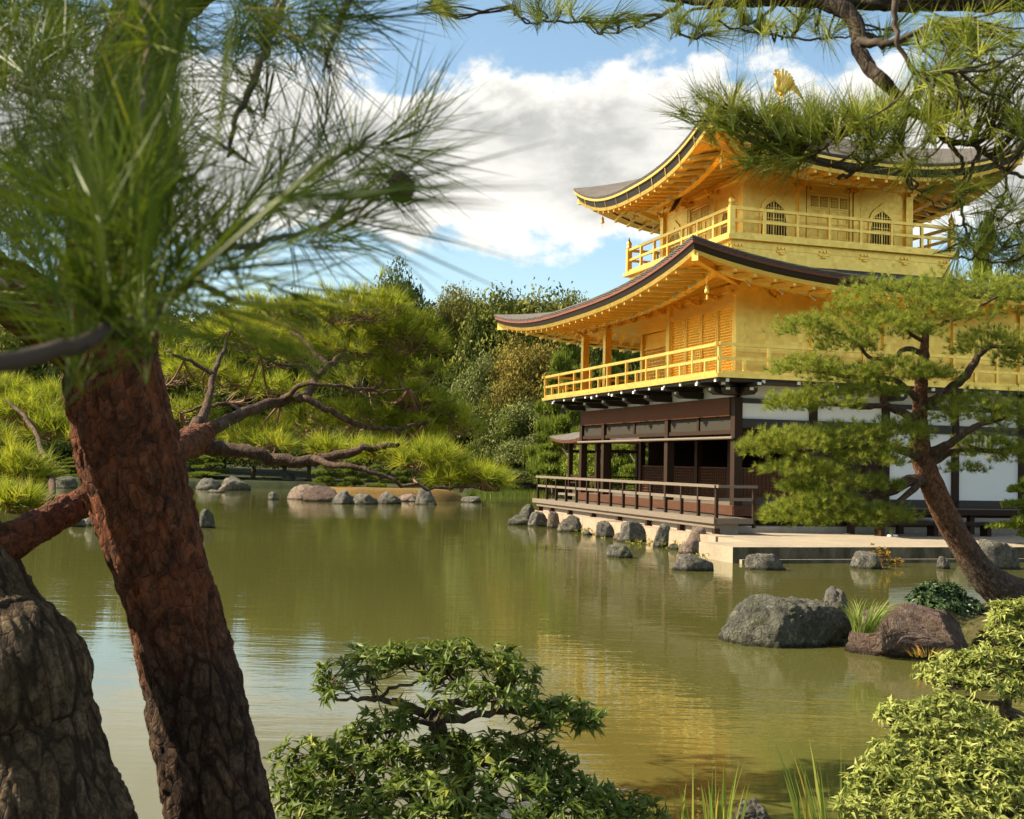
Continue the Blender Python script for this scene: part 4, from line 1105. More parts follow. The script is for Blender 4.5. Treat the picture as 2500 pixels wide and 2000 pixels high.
pads = [  # display x, y, depth, radius x, radius y (px), tips, limb index
    (1895, 618, 0, 130, 44, 300, 11), (2050, 612, -.1, 135, 46, 300, 10), (1800, 655, -.1, 70, 34, 130, 11), (1960, 660, -.3, 120, 34, 220, 10), (2140, 640, .1, 60, 50, 110, 10),
    (1700, 690, -.2, 74, 34, 170, 6), (1780, 725, -.2, 70, 26, 130, 6), (1880, 690, -.35, 110, 36, 240, 6), (2090, 725, -.2, 95, 46, 240, 7), (2150, 760, -.1, 60, 34, 110, 7),
    (1690, 772, -.3, 72, 32, 170, 5), (1780, 790, -.35, 85, 34, 190, 5), (1890, 780, -.4, 80, 34, 180, 5), (1960, 785, -.3, 55, 26, 110, 5),
    (1670, 850, -.4, 58, 28, 150, 4), (1740, 842, -.4, 80, 36, 190, 4), (1830, 822, -.3, 75, 26, 140, 3), (2050, 865, -.3, 85, 50, 240, 8), (2130, 880, -.2, 60, 55, 170, 8),
    (1620, 940, -.4, 68, 34, 180, 2), (1700, 935, -.45, 95, 44, 270, 2), (1800, 925, -.4, 100, 42, 270, 2), (1890, 905, -.3, 70, 34, 170, 2), (1690, 985, -.5, 90, 24, 170, 2), (1830, 965, -.5, 80, 26, 150, 2),
    (2080, 945, 0, 80, 36, 190, 9), (2140, 960, 0, 50, 34, 100, 9), (2030, 985, -.1, 40, 16, 50, 9),
    (1755, 1015, -.4, 110, 30, 210, 0), (1690, 1025, -.4, 50, 22, 90, 0), (1850, 1020, -.3, 50, 20, 90, 0),
    (1670, 1082, -.5, 75, 36, 190, 0), (1760, 1085, -.55, 95, 42, 260, 1), (1860, 1085, -.5, 75, 26, 150, 1), (1740, 1050, -.6, 80, 26, 150, 1),
]
s_ = K*GD/F_PX
for x, y, dz, rx, ry, n, li in pads:
    c = D(x, y+ry*.1, GD+dz); ax = (rx*s_*1.05, max(rx*s_*.75, .16), ry*s_*.98)
    t, d = pad_points(c, ax, int(n*1.45), rg, -.45, .4)
    fm = needle_mesh(MB(), t, d, 26, .084, .0042, rg, (.2, 1.1), .03)
    tw = MB(); L = lastpts[li]
    near = L[np.argmin(np.linalg.norm(L[:, :3]-np.array(c), axis=1)), :3]
    hub = np.array(c)*.6+near*.4; hub[2] -= ry*s_*.45
    twig_fan(tw, near, [hub], rg, .016, .009, 5, .15)
    twig_fan(tw, hub, t[rg.choice(len(t), min(len(t), 26), False)]-np.array([0, 0, .02]), rg, .008, .0025, 4, .12)
    po = rel(fm.build('foliage_pad', M_ndl_mid, gp), gp)
    rel2 = tw.build('twigs', M_twig, po, True); rel2.matrix_parent_inverse = Matrix.Translation(-gp.location)

# ------------------------------------------------------------------ near pine with grey bark (left edge) whose limb carries the bright crown
rg = np.random.default_rng(8)
pb = empty('pine_tree', (-1.75, 3.25, .2), 0, 'grey barked pine cut by the left edge, its limb passing behind the red trunk', 'tree')
rel(bark_tube('trunk', dpath([(120, 2060, 3.05, 540), (50, 1725, 3.1, 405), (20, 1540, 3.15, 350), (0, 1430, 3.15, 352), (-50, 1320, 3.2, 280), (-95, 1180, 3.25, 226), (-135, 1060, 3.3, 200), (-170, 900, 3.3, 180), (-190, 700, 3.3, 170), (-240, 300, 3.4, 150), (-300, -200, 3.5, 130)]),
              M_bark_b, pb, 240, .008, .015, .062, 2, groove=.28), pb)
rel(bark_tube('limb', dpath([(-60, 1165, 3.25, 100), (20, 1142, 3.3, 86), (75, 1110, 3.4, 74), (140, 1075, 3.6, 68), (200, 1045, 3.8, 64), (300, 985, 4.8, 60), (370, 945, 5.5, 60), (415, 925, 6.15, 66), (440, 905, 6.3, 40)]),
              M_bark_a, pb, 80, .014, .009, .05, 4), pb)
def bdeep(d): return d if d < 3.6 else d+(d-3.6)*.5
BL = [
    [(410, 928, 5.3, 46), (450, 945, 5.3, 34), (520, 952, 5.3, 28), (590, 968, 5.3, 26), (660, 970, 5.3, 24), (740, 952, 5.3, 18), (800, 940, 5.3, 14), (840, 935, 5.3, 9)],
    [(425, 912, 5.4, 40), (470, 888, 5.5, 28), (540, 860, 5.6, 24), (600, 840, 5.7, 22), (640, 835, 5.7, 20), (665, 800, 5.8, 16), (690, 770, 5.8, 13), (740, 740, 5.9, 10), (800, 720, 6.0, 6)],
    [(405, 920, 5.3, 34), (420, 890, 5.4, 24), (440, 840, 5.5, 16), (450, 790, 5.6, 12), (470, 740, 5.7, 9), (490, 690, 5.8, 6)],
    [(640, 838, 5.7, 16), (700, 865, 5.7, 13), (760, 895, 5.8, 11), (820, 905, 5.8, 9), (880, 895, 5.9, 7), (950, 870, 6.0, 4)],
    [(660, 968, 5.3, 16), (740, 985, 5.2, 12), (800, 1000, 5.2, 9), (860, 1022, 5.2, 7), (960, 1028, 5.2, 5), (1040, 1012, 5.2, 3)],
    [(690, 770, 5.8, 11), (640, 720, 5.9, 9), (600, 680, 6.0, 6), (580, 630, 6.0, 4)],
    [(450, 790, 5.6, 10), (400, 760, 5.6, 8), (350, 740, 5.6, 5)],
    [(600, 840, 5.7, 12), (640, 810, 5.6, 10), (720, 815, 5.6, 8), (800, 825, 5.7, 6), (860, 820, 5.8, 4)],
    [(520, 866, 5.6, 12), (480, 850, 5.6, 9), (430, 855, 5.6, 7), (380, 870, 5.6, 4)],
    [(740, 740, 5.9, 8), (780, 680, 6.0, 6), (800, 640, 6.0, 4)],
    [(665, 800, 5.8, 10), (640, 770, 5.8, 8), (590, 765, 5.8, 6), (540, 745, 5.8, 4)],
    [(60, 1125, 3.4, 26), (90, 1080, 3.9, 18), (110, 1010, 4.6, 14), (60, 960, 5.0, 10), (0, 930, 5.2, 7)],
    [(110, 1010, 4.6, 12), (70, 900, 5.1, 9), (20, 850, 5.3, 7), (-20, 840, 5.4, 4)],
]
BP = []
for r in BL:
    m = MB(); BP.append(limb(m, [(x, y, bdeep(d), w_) for x, y, d, w_ in r], 8, .006, rg)); rel(m.build('branch', M_limb, pb, True), pb)
bpads = [  # display x, y, depth, rx, ry, tips, branch
    (760, 640, 6.0, 125, 56, 95, 9), (660, 660, 6.1, 80, 50, 62, 5), (840, 690, 6.0, 80, 50, 62, 9), (570, 650, 6.1, 80, 42, 44, 5), (900, 720, 6.1, 48, 40, 34, 1),
    (500, 700, 5.9, 110, 40, 60, 2), (720, 720, 6.0, 120, 44, 70, 1), (850, 770, 6.1, 95, 40, 60, 7), (600, 740, 6.0, 80, 34, 36, 10), (400, 770, 5.8, 70, 40, 34, 6),
    (880, 830, 6.0, 75, 34, 44, 7), (950, 885, 6.1, 92, 46, 80, 3), (860, 900, 6.0, 80, 40, 50, 3), (760, 870, 6.0, 90, 36, 46, 3), (660, 880, 6.0, 90, 36, 40, 3),
    (540, 905, 5.8, 95, 34, 44, 1), (470, 800, 5.9, 70, 44, 34, 6), (980, 1000, 5.3, 100, 26, 62, 4), (900, 960, 5.3, 90, 34, 50, 4), (800, 950, 5.4, 80, 28, 36, 0), (700, 940, 5.5, 80, 22, 26, 0),
    (560, 930, 5.5, 70, 20, 24, 0), (400, 860, 5.8, 60, 36, 26, 8), (780, 790, 6.2, 120, 40, 44, 7), (560, 810, 6.3, 100, 40, 34, 10), (1020, 1010, 5.3, 55, 22, 30, 4),
    (50, 860, 5.4, 80, 40, 46, 12), (-10, 820, 5.5, 70, 50, 36, 12), (110, 840, 5.6, 60, 40, 34, 12), (40, 985, 4.6, 66, 44, 50, 11), (100, 900, 5.3, 60, 34, 30, 12), (20, 1050, 4.0, 60, 30, 26, 11), (-20, 930, 5.2, 70, 40, 34, 11),
]
cr = MB(); tw = MB()
for x, y, dp, rx, ry, n, li in bpads:
    dp = bdeep(dp)
    s_ = K*dp/F_PX; c = D(x, y+ry*.2, dp); ax = (rx*s_, rx*s_*.8, ry*s_)
    t, d = pad_points(c, ax, int(n*1.35), rg, -.35, .35)
    needle_mesh(cr, t, d, 30, .104, .0037, rg, (.15, 1.15), .05)
    L = BP[li]; near = L[np.argmin(np.linalg.norm(L[:, :3]-np.array(c), axis=1)), :3]
    hubs = [np.array(c)+rg.normal(size=3)*np.array(ax)*.35-np.array([0, 0, ry*s_*.5]) for _ in range(3)]
    twig_fan(tw, near, hubs, rg, .0075, .004, 5, .2)
    for i, tt in enumerate(t): 
        if i % 2 == 0: twig_fan(tw, hubs[i % 3], [tt], rg, .0042, .002, 4, .2)
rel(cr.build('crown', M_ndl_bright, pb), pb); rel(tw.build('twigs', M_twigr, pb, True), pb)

# ------------------------------------------------------------------ the big red trunk with overhanging near branches
rg = np.random.default_rng(21)
pa = empty('pine_tree', (-1.0, 3.5, .2), 0, 'big leaning red barked pine trunk in front, its top lost in blurred needles', 'tree')
rel(bark_tube('trunk', dpath([(535, 2060, 3.4, 250), (465, 1725, 3.45, 218), (396, 1400, 3.5, 198), (350, 1240, 3.5, 194), (308, 1100, 3.5, 202), (272, 950, 3.5, 210), (236, 800, 3.5, 204), (226, 720, 3.5, 196), (222, 620, 3.5, 190), (240, 440, 3.5, 170), (276, 200, 3.55, 160), (310, 40, 3.6, 158), (350, -200, 3.6, 140), (420, -600, 3.7, 100)]),
              M_bark_a, pa, 230, .008, .014, .056, 6, groove=.28), pa)
rel(bark_tube('limb', dpath([(250, 790, 3.5, 150), (150, 700, 3.4, 150), (60, 640, 3.3, 138), (-60, 560, 3.2, 124), (-240, 420, 3.1, 100), (-500, 250, 3.0, 70)]), M_bark_a, pa, 110, .014, .014, .07, 9), pa)
rel(bark_tube('limb', dpath([(300, 60, 3.55, 130), (360, 10, 3.3, 100), (480, -60, 3.0, 70), (620, -110, 2.6, 50), (760, -130, 2.2, 36)]), M_bark_a, pa, 70, .014, .010, .06, 10), pa)
NB = [   # near twigs, some of them very close to the lens
    [(-160, 850, .62, 46), (0, 778, .66, 42), (120, 735, .72, 38), (250, 692, .80, 34), (340, 640, .88, 28), (400, 590, .95, 22), (470, 520, 1.02, 18), (560, 440, 1.10, 14), (680, 350, 1.2, 11), (790, 280, 1.28, 8)],
    [(340, 640, .88, 24), (300, 560, .86, 18), (270, 470, .84, 12), (260, 420, .84, 8)],
    [(250, 692, .80, 22), (180, 620, .78, 16), (120, 560, .76, 10)],
    [(470, 520, 1.02, 16), (600, 500, 1.08, 12), (700, 470, 1.15, 9), (800, 420, 1.2, 6)],
    [(620, -110, 1.9, 30), (580, 40, 1.7, 24), (540, 150, 1.55, 18), (500, 260, 1.45, 12), (480, 330, 1.4, 8)],
    [(760, -130, 1.6, 26), (740, -20, 1.5, 18), (700, 80, 1.42, 12), (680, 150, 1.38, 8)],
    [(-200, 100, 2.2, 34), (-60, 140, 2.1, 26), (60, 190, 2.0, 20), (160, 210, 1.95, 14), (260, 200, 1.9, 8)],
    [(-160, 350, 1.9, 30), (-20, 400, 1.8, 22), (100, 430, 1.7, 14), (200, 420, 1.65, 8)],
    [(60, 190, 2.0, 16), (110, 120, 2.0, 12), (150, 60, 2.0, 8)],
    [(400, 590, .95, 18), (520, 640, .92, 12), (640, 650, .90, 8)],
    [(270, -260, 1.2, 30), (300, -60, 1.1, 24), (310, 80, 1.02, 18), (300, 200, .98, 12), (290, 280, .95, 8)],
    [(-140, 560, 1.4, 24), (-20, 590, 1.3, 18), (60, 600, 1.25, 10)],
    [(-100, -100, 1.7, 26), (-20, 20, 1.6, 18), (40, 80, 1.55, 10)],
]
NP = []
for r in NB:
    m = MB(); NP.append(limb(m, r, 8, .002, rg)); rel(m.build('branch', M_twig, pa, True), pa)
nt, ndv = [], []
def along(p, k0, k1, n, toward=None, spread=.5, jit=.012):
    """tufts along the outer part of a twig"""
    for i in np.linspace(k0, k1, n):
        j = min(len(p)-2, int(i*(len(p)-1))); t = p[j+1, :3]-p[j, :3]; t = t/np.linalg.norm(t)
        d = t+rg.normal(size=3)*spread+(np.array(toward) if toward is not None else 0)
        nt.append(p[j, :3]+rg.normal(size=3)*jit); ndv.append(d/np.linalg.norm(d))
along(NP[0], .6, 1.0, 10, (0, 0, .15), .35); along(NP[0], .3, .55, 5, (0, 0, 1.2), .4); along(NP[1], .3, 1, 7, (0, 0, .9), .35); along(NP[2], .3, 1, 7, (-.3, 0, .4), .4)
along(NP[3], .5, 1, 4, (.3, 0, -.1), .4); along(NP[4], .4, 1, 6, (0, 0, .4), .5); along(NP[5], .4, 1, 5, (.3, 0, .1), .5); along(NP[6], .2, 1, 12, (0, 0, .4), .5)
along(NP[7], .2, 1, 10, (0, 0, .5), .5); along(NP[8], .3, 1, 6, (0, 0, .4), .5); along(NP[9], .8, 1, 1, (.6, 0, -.25), .25); along(NP[10], .2, 1, 9, (0, 0, .5), .35); along(NP[11], .2, 1, 8, (0, 0, .5), .5); along(NP[12], .2, 1, 8, (0, 0, .3), .5)
extra = [  # display x, y, depth, direction px
    (860, 255, 1.35, 150, -120), (840, 300, 1.35, 180, -30), (850, 330, 1.3, 170, 60), (800, 360, 1.25, 140, 110), (880, 270, 1.4, 60, -200), (700, 330, 1.5, -40, -160), (690, 250, 1.5, 60, -180),
    (740, 420, .62, 330, -16), (820, 370, 1.3, 200, 10), (640, 480, 1.3, 160, 120), (420, 480, 1.1, 60, -120),
    (350, 300, 1.3, 60, -100), (420, 220, 1.6, 40, -100), (330, 420, .9, 30, -200), (230, 500, .8, -10, -200), (210, 420, .75, -20, -220), (140, 470, .9, -80, -160), (60, 500, 1.2, -60, -120), (40, 330, 1.5, 0, -120),
    (620, 300, 1.4, 60, -140), (560, 380, 1.2, 100, -120), (450, 640, .75, 260, 40), (500, 560, .8, 240, -60), (620, 60, 1.6, 60, 100), (700, 60, 1.5, 100, 30), (780, 40, 1.4, 160, 30), (560, 200, 1.5, 10, -140), (110, 30, 1.9, -20, 90), 
    (300, 330, .8, 10, -220), (260, 300, .85, 0, -220), (390, 330, .9, 20, -220), (180, 300, .9, -20, -200), (100, 380, 1.0, -40, -180), (20, 180, 1.6, 20, -80),
]
for x, y, dp, dx, dy in extra:
    a = np.array(D(x, y, dp)); b = np.array(D(x+dx, y+dy, dp*1.02)); d = b-a; nt.append(a); ndv.append(d/np.linalg.norm(d))
for k in range(170):
    x, y = rg.uniform(-30, 380), rg.uniform(-20, 500)
    extra_d = rg.uniform(1.2, 2.4); a = np.array(D(x, y, extra_d)); b = np.array(D(x+rg.normal()*90, y-60+rg.normal()*90, extra_d+rg.normal()*.05)); d = b-a; nt.append(a); ndv.append(d/np.linalg.norm(d))
for k in range(34):
    x, y = rg.uniform(300, 720), rg.uniform(-20, 110)
    extra_d = rg.uniform(1.3, 2.2); a = np.array(D(x, y, extra_d)); b = np.array(D(x+rg.normal()*90, y+rg.normal()*90, extra_d+rg.normal()*.05)); d = b-a; nt.append(a); ndv.append(d/np.linalg.norm(d))
nt, ndv = np.array(nt), np.array(ndv)
near_d = nt[:, 1]
cr = MB()
needle_mesh(cr, nt, ndv, 27, .125, .0014, rg, (.08, .85), .05, seg=2, droop=.03)
# a few very close needles out of focus across the view
for x, y, dp, dx, dy, n in ((640, 410, .46, 520, -10, 5), (380, 640, .5, 560, 120, 4), (330, 690, .5, 620, 110, 3), (215, 560, .5, -30, -260, 4), (310, 560, .48, 10, -300, 4), (430, 560, .6, 300, -260, 8), (120, 620, .55, -60, -260, 3), (470, 240, .6, 60, -260, 3), (360, 260, .5, 0, -260, 3)):
    a = np.array([D(x, y, dp)]); b = np.array([D(x+dx, y+dy, dp)]); d = unit(b-a)
    needle_mesh(cr, a, d, n, .12, .0017, rg, (.0, .16), .02, seg=2, droop=.03)
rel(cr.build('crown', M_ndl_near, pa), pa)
# the rest of its canopy above and to the left, which keeps the near needles in shade
cu = MB(); tu = MB()
for (x, y, z, rx, ry, rz_, n) in ((-2.6, 2.6, 4.3, 1.3, 1.2, .5, 260), (-1.5, 3.4, 4.9, 1.2, 1.2, .5, 240), (-3.4, 2.3, 5.0, 1.1, .9, .5, 200), (-2.2, 1.6, 3.6, .9, .8, .4, 160), (-.4, 3.3, 5.3, 1.0, 1.0, .4, 150), (-2.5, .9, 4.0, 1.0, .8, .5, 130), (-1.7, 1.2, 3.5, .5, .6, .3, 40)):
    t, d = pad_points((x, y, z), (rx, ry, rz_), n, rg, -.6, .2)
    needle_mesh(cu, t, d, 34, .12, .0055, rg, (.15, 1.1), .07)
    twig_fan(tu, (x+.2, y+.2, z-rz_), t[::8], rg, .012, .004, 4, .1)
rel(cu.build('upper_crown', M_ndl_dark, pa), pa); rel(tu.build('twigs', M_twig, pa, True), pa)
# a cone on the near branch
cone = empty('pine_cone', D(845, 395, 1.2), 0, 'dark pine cone hanging at the end of the blurred near branch', 'cone')
m = MB(); m.lathe((0, 0, 0), [(.002, -.022), (.012, -.018), (.017, -.006), (.016, .006), (.010, .016), (.003, .022)], 12)
for k in range(60):
    z = -.019+k*.0006; r = np.interp(z, [-.02, -.006, .006, .02], [.011, .0175, .0165, .006]); a = k*2.4
    m.beam((r*.7*math.cos(a), r*.7*math.sin(a), z), (r*1.12*math.cos(a), r*1.12*math.sin(a), z+.002), .007, .0025)
m.build('scales', M_twig, cone); cone.scale = (.75, .75, .75)

# ------------------------------------------------------------------ pine bough overhanging the top right
rg = np.random.default_rng(33)
pc = empty('pine_tree', (2.35, 2.6, .2), 0, 'overhanging pine bough with twisted twigs and long needles across the upper right', 'tree')
rel(bark_tube('trunk', [(2.6, 2.5, -.1, .17), (2.5, 2.55, 1.0, .14), (2.45, 2.6, 2.0, .125), (2.35, 2.65, 2.9, .11), (2.2, 2.7, 3.4, .10), (2.15, 2.75, 4.2, .08), (2.2, 2.8, 5.2, .05)], M_bark_b, pc, 60, .025, .014, .07, 12), pc)
UL = [
    [(2900, 20, 2.75, 80), (2500, -40, 2.75, 62), (2200, 0, 2.7, 50), (2000, 4, 2.7, 42), (1850, 6, 2.7, 38), (1740, 4, 2.7, 34), (1640, 2, 2.72, 26), (1540, 6, 2.75, 20), (1440, 2, 2.8, 16), (1380, -4, 2.8, 10)],
    [(1720, -10, 2.7, 44), (1765, 14, 2.68, 42), (1795, 38, 2.66, 38), (1808, 72, 2.64, 34), (1806, 104, 2.62, 32), (1826, 140, 2.6, 30), (1858, 168, 2.58, 30), (1884, 196, 2.58, 28), (1912, 228, 2.58, 24), (1932, 246, 2.58, 20)],
    [(1912, 232, 2.58, 22), (1898, 266, 2.58, 18), (1892, 300, 2.57, 14), (1868, 328, 2.56, 12), (1830, 346, 2.56, 11), (1796, 362, 2.56, 10), (1765, 377, 2.56, 9)],
    [(1796, 362, 2.56, 8), (1760, 352, 2.55, 7), (1720, 338, 2.54, 6), (1690, 322, 2.54, 5), (1640, 300, 2.54, 4), (1580, 260, 2.54, 3), (1540, 225, 2.54, 2.5)],
    [(1932, 246, 2.58, 20), (1965, 262, 2.56, 16), (1990, 292, 2.55, 15), (2030, 300, 2.54, 14), (2062, 312, 2.53, 12), (2100, 346, 2.52, 10), (2150, 372, 2.5, 8), (2220, 400, 2.5, 5)],
    [(1992, 292, 2.55, 12), (2022, 330, 2.54, 9), (2030, 372, 2.53, 8), (2022, 420, 2.52, 7), (2030, 470, 2.52, 6), (2044, 520, 2.52, 5.5), (2068, 548, 2.52, 5), (2120, 552, 2.5, 4)],
    [(1806, 88, 2.62, 22), (1850, 92, 2.58, 18), (1890, 86, 2.55, 14), (1930, 66, 2.52, 10), (1990, 40, 2.5, 7)],
    [(1880, -30, 2.3, 18), (1884, 40, 2.3, 12), (1896, 100, 2.3, 10), (1925, 150, 2.3, 10), (1960, 156, 2.3, 8), (2020, 150, 2.28, 6)],
    [(1440, 6, 2.8, 12), (1400, 28, 2.8, 9), (1330, 40, 2.8, 7), (1260, 48, 2.8, 6), (1180, 44, 2.8, 5), (1120, 48, 2.8, 4.5), (1088, 26, 2.8, 3), (1080, 4, 2.8, 2)],
    [(1400, 28, 2.8, 7), (1330, 60, 2.8, 4), (1260, 70, 2.8, 3), (1230, 40, 2.8, 2)],
    [(1540, 6, 2.75, 9), (1460, 20, 2.75, 6), (1420, 60, 2.75, 5), (1470, 80, 2.75, 5), (1520, 50, 2.75, 3)],
    [(1640, 2, 2.72, 10), (1600, 40, 2.72, 7), (1560, 60, 2.72, 5), (1650, 78, 2.7, 5), (1720, 82, 2.68, 5), (1790, 76, 2.66, 4)],
    [(2062, 312, 2.53, 9), (2030, 400, 2.52, 6), (1990, 440, 2.52, 4), (1950, 420, 2.52, 3), (1920, 390, 2.52, 2)],
    [(1884, 250, 2.58, 9), (1820, 270, 2.57, 7), (1740, 280, 2.56, 5), (1660, 270, 2.55, 4), (1600, 250, 2.55, 3)],
    [(2100, 346, 2.52, 7), (2120, 400, 2.5, 6), (2090, 460, 2.5, 5), (2110, 520, 2.5, 4)],
    [(2030, 470, 2.52, 5), (2080, 490, 2.5, 4), (2140, 470, 2.5, 3)],
]
UP = []
for i, r in enumerate(UL):
    if i in (0, 1):
        o = bark_tube('limb', dpath(r), M_bough, pc, 56, .009, .006, .03, 14+i, groove=.3); rel(o, pc); UP.append(catmull(dpath(r), 5))
    else:
        m = MB(); UP.append(limb(m, r, 7, .0022, rg)); rel(m.build('branch', M_twig, pc, True), pc)
tt, dd = [], []
tw = MB()
def tuft(x, y, dp, dx, dy, jit=6):
    a = np.array(D(x+rg.normal()*jit, y+rg.normal()*jit, dp+rg.normal()*.07)); b = np.array(D(x+dx, y+dy, dp+rg.normal()*.25*abs(dx+dy)*.004)); d = b-a; tt.append(a); dd.append(d/np.linalg.norm(d))
# the broad fan of tufts over the top roof
for k in range(105):
    u = rg.uniform(0, 1); x = 1500+u*400; y = 244+28*math.sin(u*3)+rg.normal()*26; tuft(x, y, 2.56, rg.normal()*46-14*(1-u), -90+rg.normal()*34)
for k in range(16): x = rg.uniform(1690, 1900); tuft(x, 306+rg.normal()*12, 2.56, rg.normal()*60, -60+rg.normal()*30)
for k in range(14): tuft(1500+rg.normal()*30, 240+rg.normal()*28, 2.54, -60+rg.normal()*30, -60+rg.normal()*40)
for k in range(14): tuft(1640+rg.uniform(-80, 60), 330+rg.normal()*10, 2.54, -70, 20+rg.normal()*20)
# right hand cluster
for k in range(64): tuft(rg.uniform(1940, 2190), rg.uniform(150, 300), 2.5, rg.normal()*70+20, -40+rg.normal()*70)
for k in range(42): tuft(rg.uniform(2010, 2190), rg.uniform(390, 550), 2.5, rg.normal()*70+30, rg.normal()*60)
for k in range(40): tuft(rg.uniform(1930, 2190), rg.uniform(20, 150), 2.45, rg.normal()*60+30, rg.normal()*50)
for k in range(7): tuft(rg.uniform(1900, 1990), rg.uniform(330, 390), 2.5, rg.normal()*50, 30+rg.normal()*40)
# little tufts along the top
for x, y, dx, dy in ((1090, 20, -40, -60), (1130, 20, 0, -60), (1170, 25, 40, -50), (1240, 40, 60, -20), (1270, 55, 70, -10), (1300, 45, 60, -40), (1330, 35, 70, 10), (1200, 20, 0, -60), (1420, 55, 10, -60), (1470, 60, 40, -60), (1440, 40, -50, -40), (1510, 40, 50, -40), (1490, 70, 50, 5),
                     (1560, 40, -40, -50), (1600, 30, 0, 60), (1620, 60, 30, -50), (1650, 60, 40, 40), (1680, 50, 20, -60), (1720, 60, -20, -60), (1740, 70, 30, 20), (1600, 60, -50, 10), (1700, 30, 30, -40), (1880, 60, 40, -40), (1900, 80, 60, -10), (1860, 80, 0, -60), (1780, 40, 60, -50), (1560, 20, 0, 60), (1520, 20, -20, 50), (1130, 40, -30, -30), (920, 20, 60, 10), (905, 15, 60, -10), (930, 10, 40, 30)):
    for _ in range(2): tuft(x, y, 2.7, dx, dy, 5)
for x, y, dx, dy in ((1925, 150, 10, 110), (1930, 200, 20, 140), (1950, 240, -30, 100), (1960, 200, 60, 160), (1990, 156, 150, 40), (2010, 150, 160, -10), (1950, 150, 160, 100), (1940, 140, -20, -140), (1980, 150, 90, -120), (1915, 220, -60, 80)): tuft(x, y, 2.3, dx, dy, 4)
tt, dd = np.array(tt), np.array(dd)
cr = needle_mesh(MB(), tt, dd, 30, .115, .0015, rg, (.08, .66), .05, seg=2, droop=.03)
allp = np.concatenate([p[:, :3] for p in UP[1:]])
for i, t in enumerate(tt):
    j = np.argmin(np.linalg.norm(allp-t, axis=1)); v = t-allp[j]
    if np.linalg.norm(v) < .22: twig_fan(tw, allp[j], [t+dd[i]*.01], rg, .0032, .0018, 4, .15)
rel(cr.build('crown', M_ndl_mid, pc), pc); rel(tw.build('twigs', M_twig, pc, True), pc)
# ------------------------------------------------------------------ azaleas on the near bank
def shrub(name, base, label, rows, pads, mat, barkm, seed, dens=1.0, ll=.05, lw=.017, cat='shrub', n_leaf=8, up=.5):
    rg = np.random.default_rng(seed)
    e = empty(name, base, 0, label, cat)
    bp = []
    for i, r in enumerate(rows):
        m = MB(); bp.append(limb(m, r, 8, .006, rg)); rel(m.build('trunk' if i == 0 else 'branch', barkm, e, True), e)
    allp = np.concatenate([p[:, :3] for p in bp])
    cr = MB(); tw = MB(); hp = []
    for x, y, dp, rx, ry, n in pads:
        s_ = K*dp/F_PX; c = np.array(D(x, y, dp)); ax = np.array((rx*s_, rx*s_*.75, ry*s_))
        t, d = pad_points(c, ax, int(n*dens), rg, -.55, .35)
        d = unit(d+np.array([0, 0, up*.5])); leaf_mesh(cr, t, d, n_leaf, ll, lw, rg, (.55, 1.45), .3)
        near = allp[np.argmin(np.linalg.norm(allp-c, axis=1))]
        hubs = [c+rg.normal(size=3)*ax*.35-np.array([0, 0, ry*s_*.4]) for _ in range(4)]
        twig_fan(tw, near, hubs, rg, .006, .003, 5, .1)
        if hp: q0 = min(hp, key=lambda h: np.linalg.norm(h-hubs[0])); twig_fan(tw, q0, [hubs[0]], rg, .003, .002, 4, .1)
        hp.append(hubs[0])
        for i, q in enumerate(t):
            if i % 2 == 0: twig_fan(tw, hubs[i % 4], [q], rg, .003, .0014, 4, .1)
    rel(cr.build('crown', mat, e), e); rel(tw.build('twigs', barkm, e, True), e)
    return e
M_shbark = bark('shrub_bark', (.22, .15, .10), (.27, .22, .16), (.06, .04, .03), 1.0, .004)
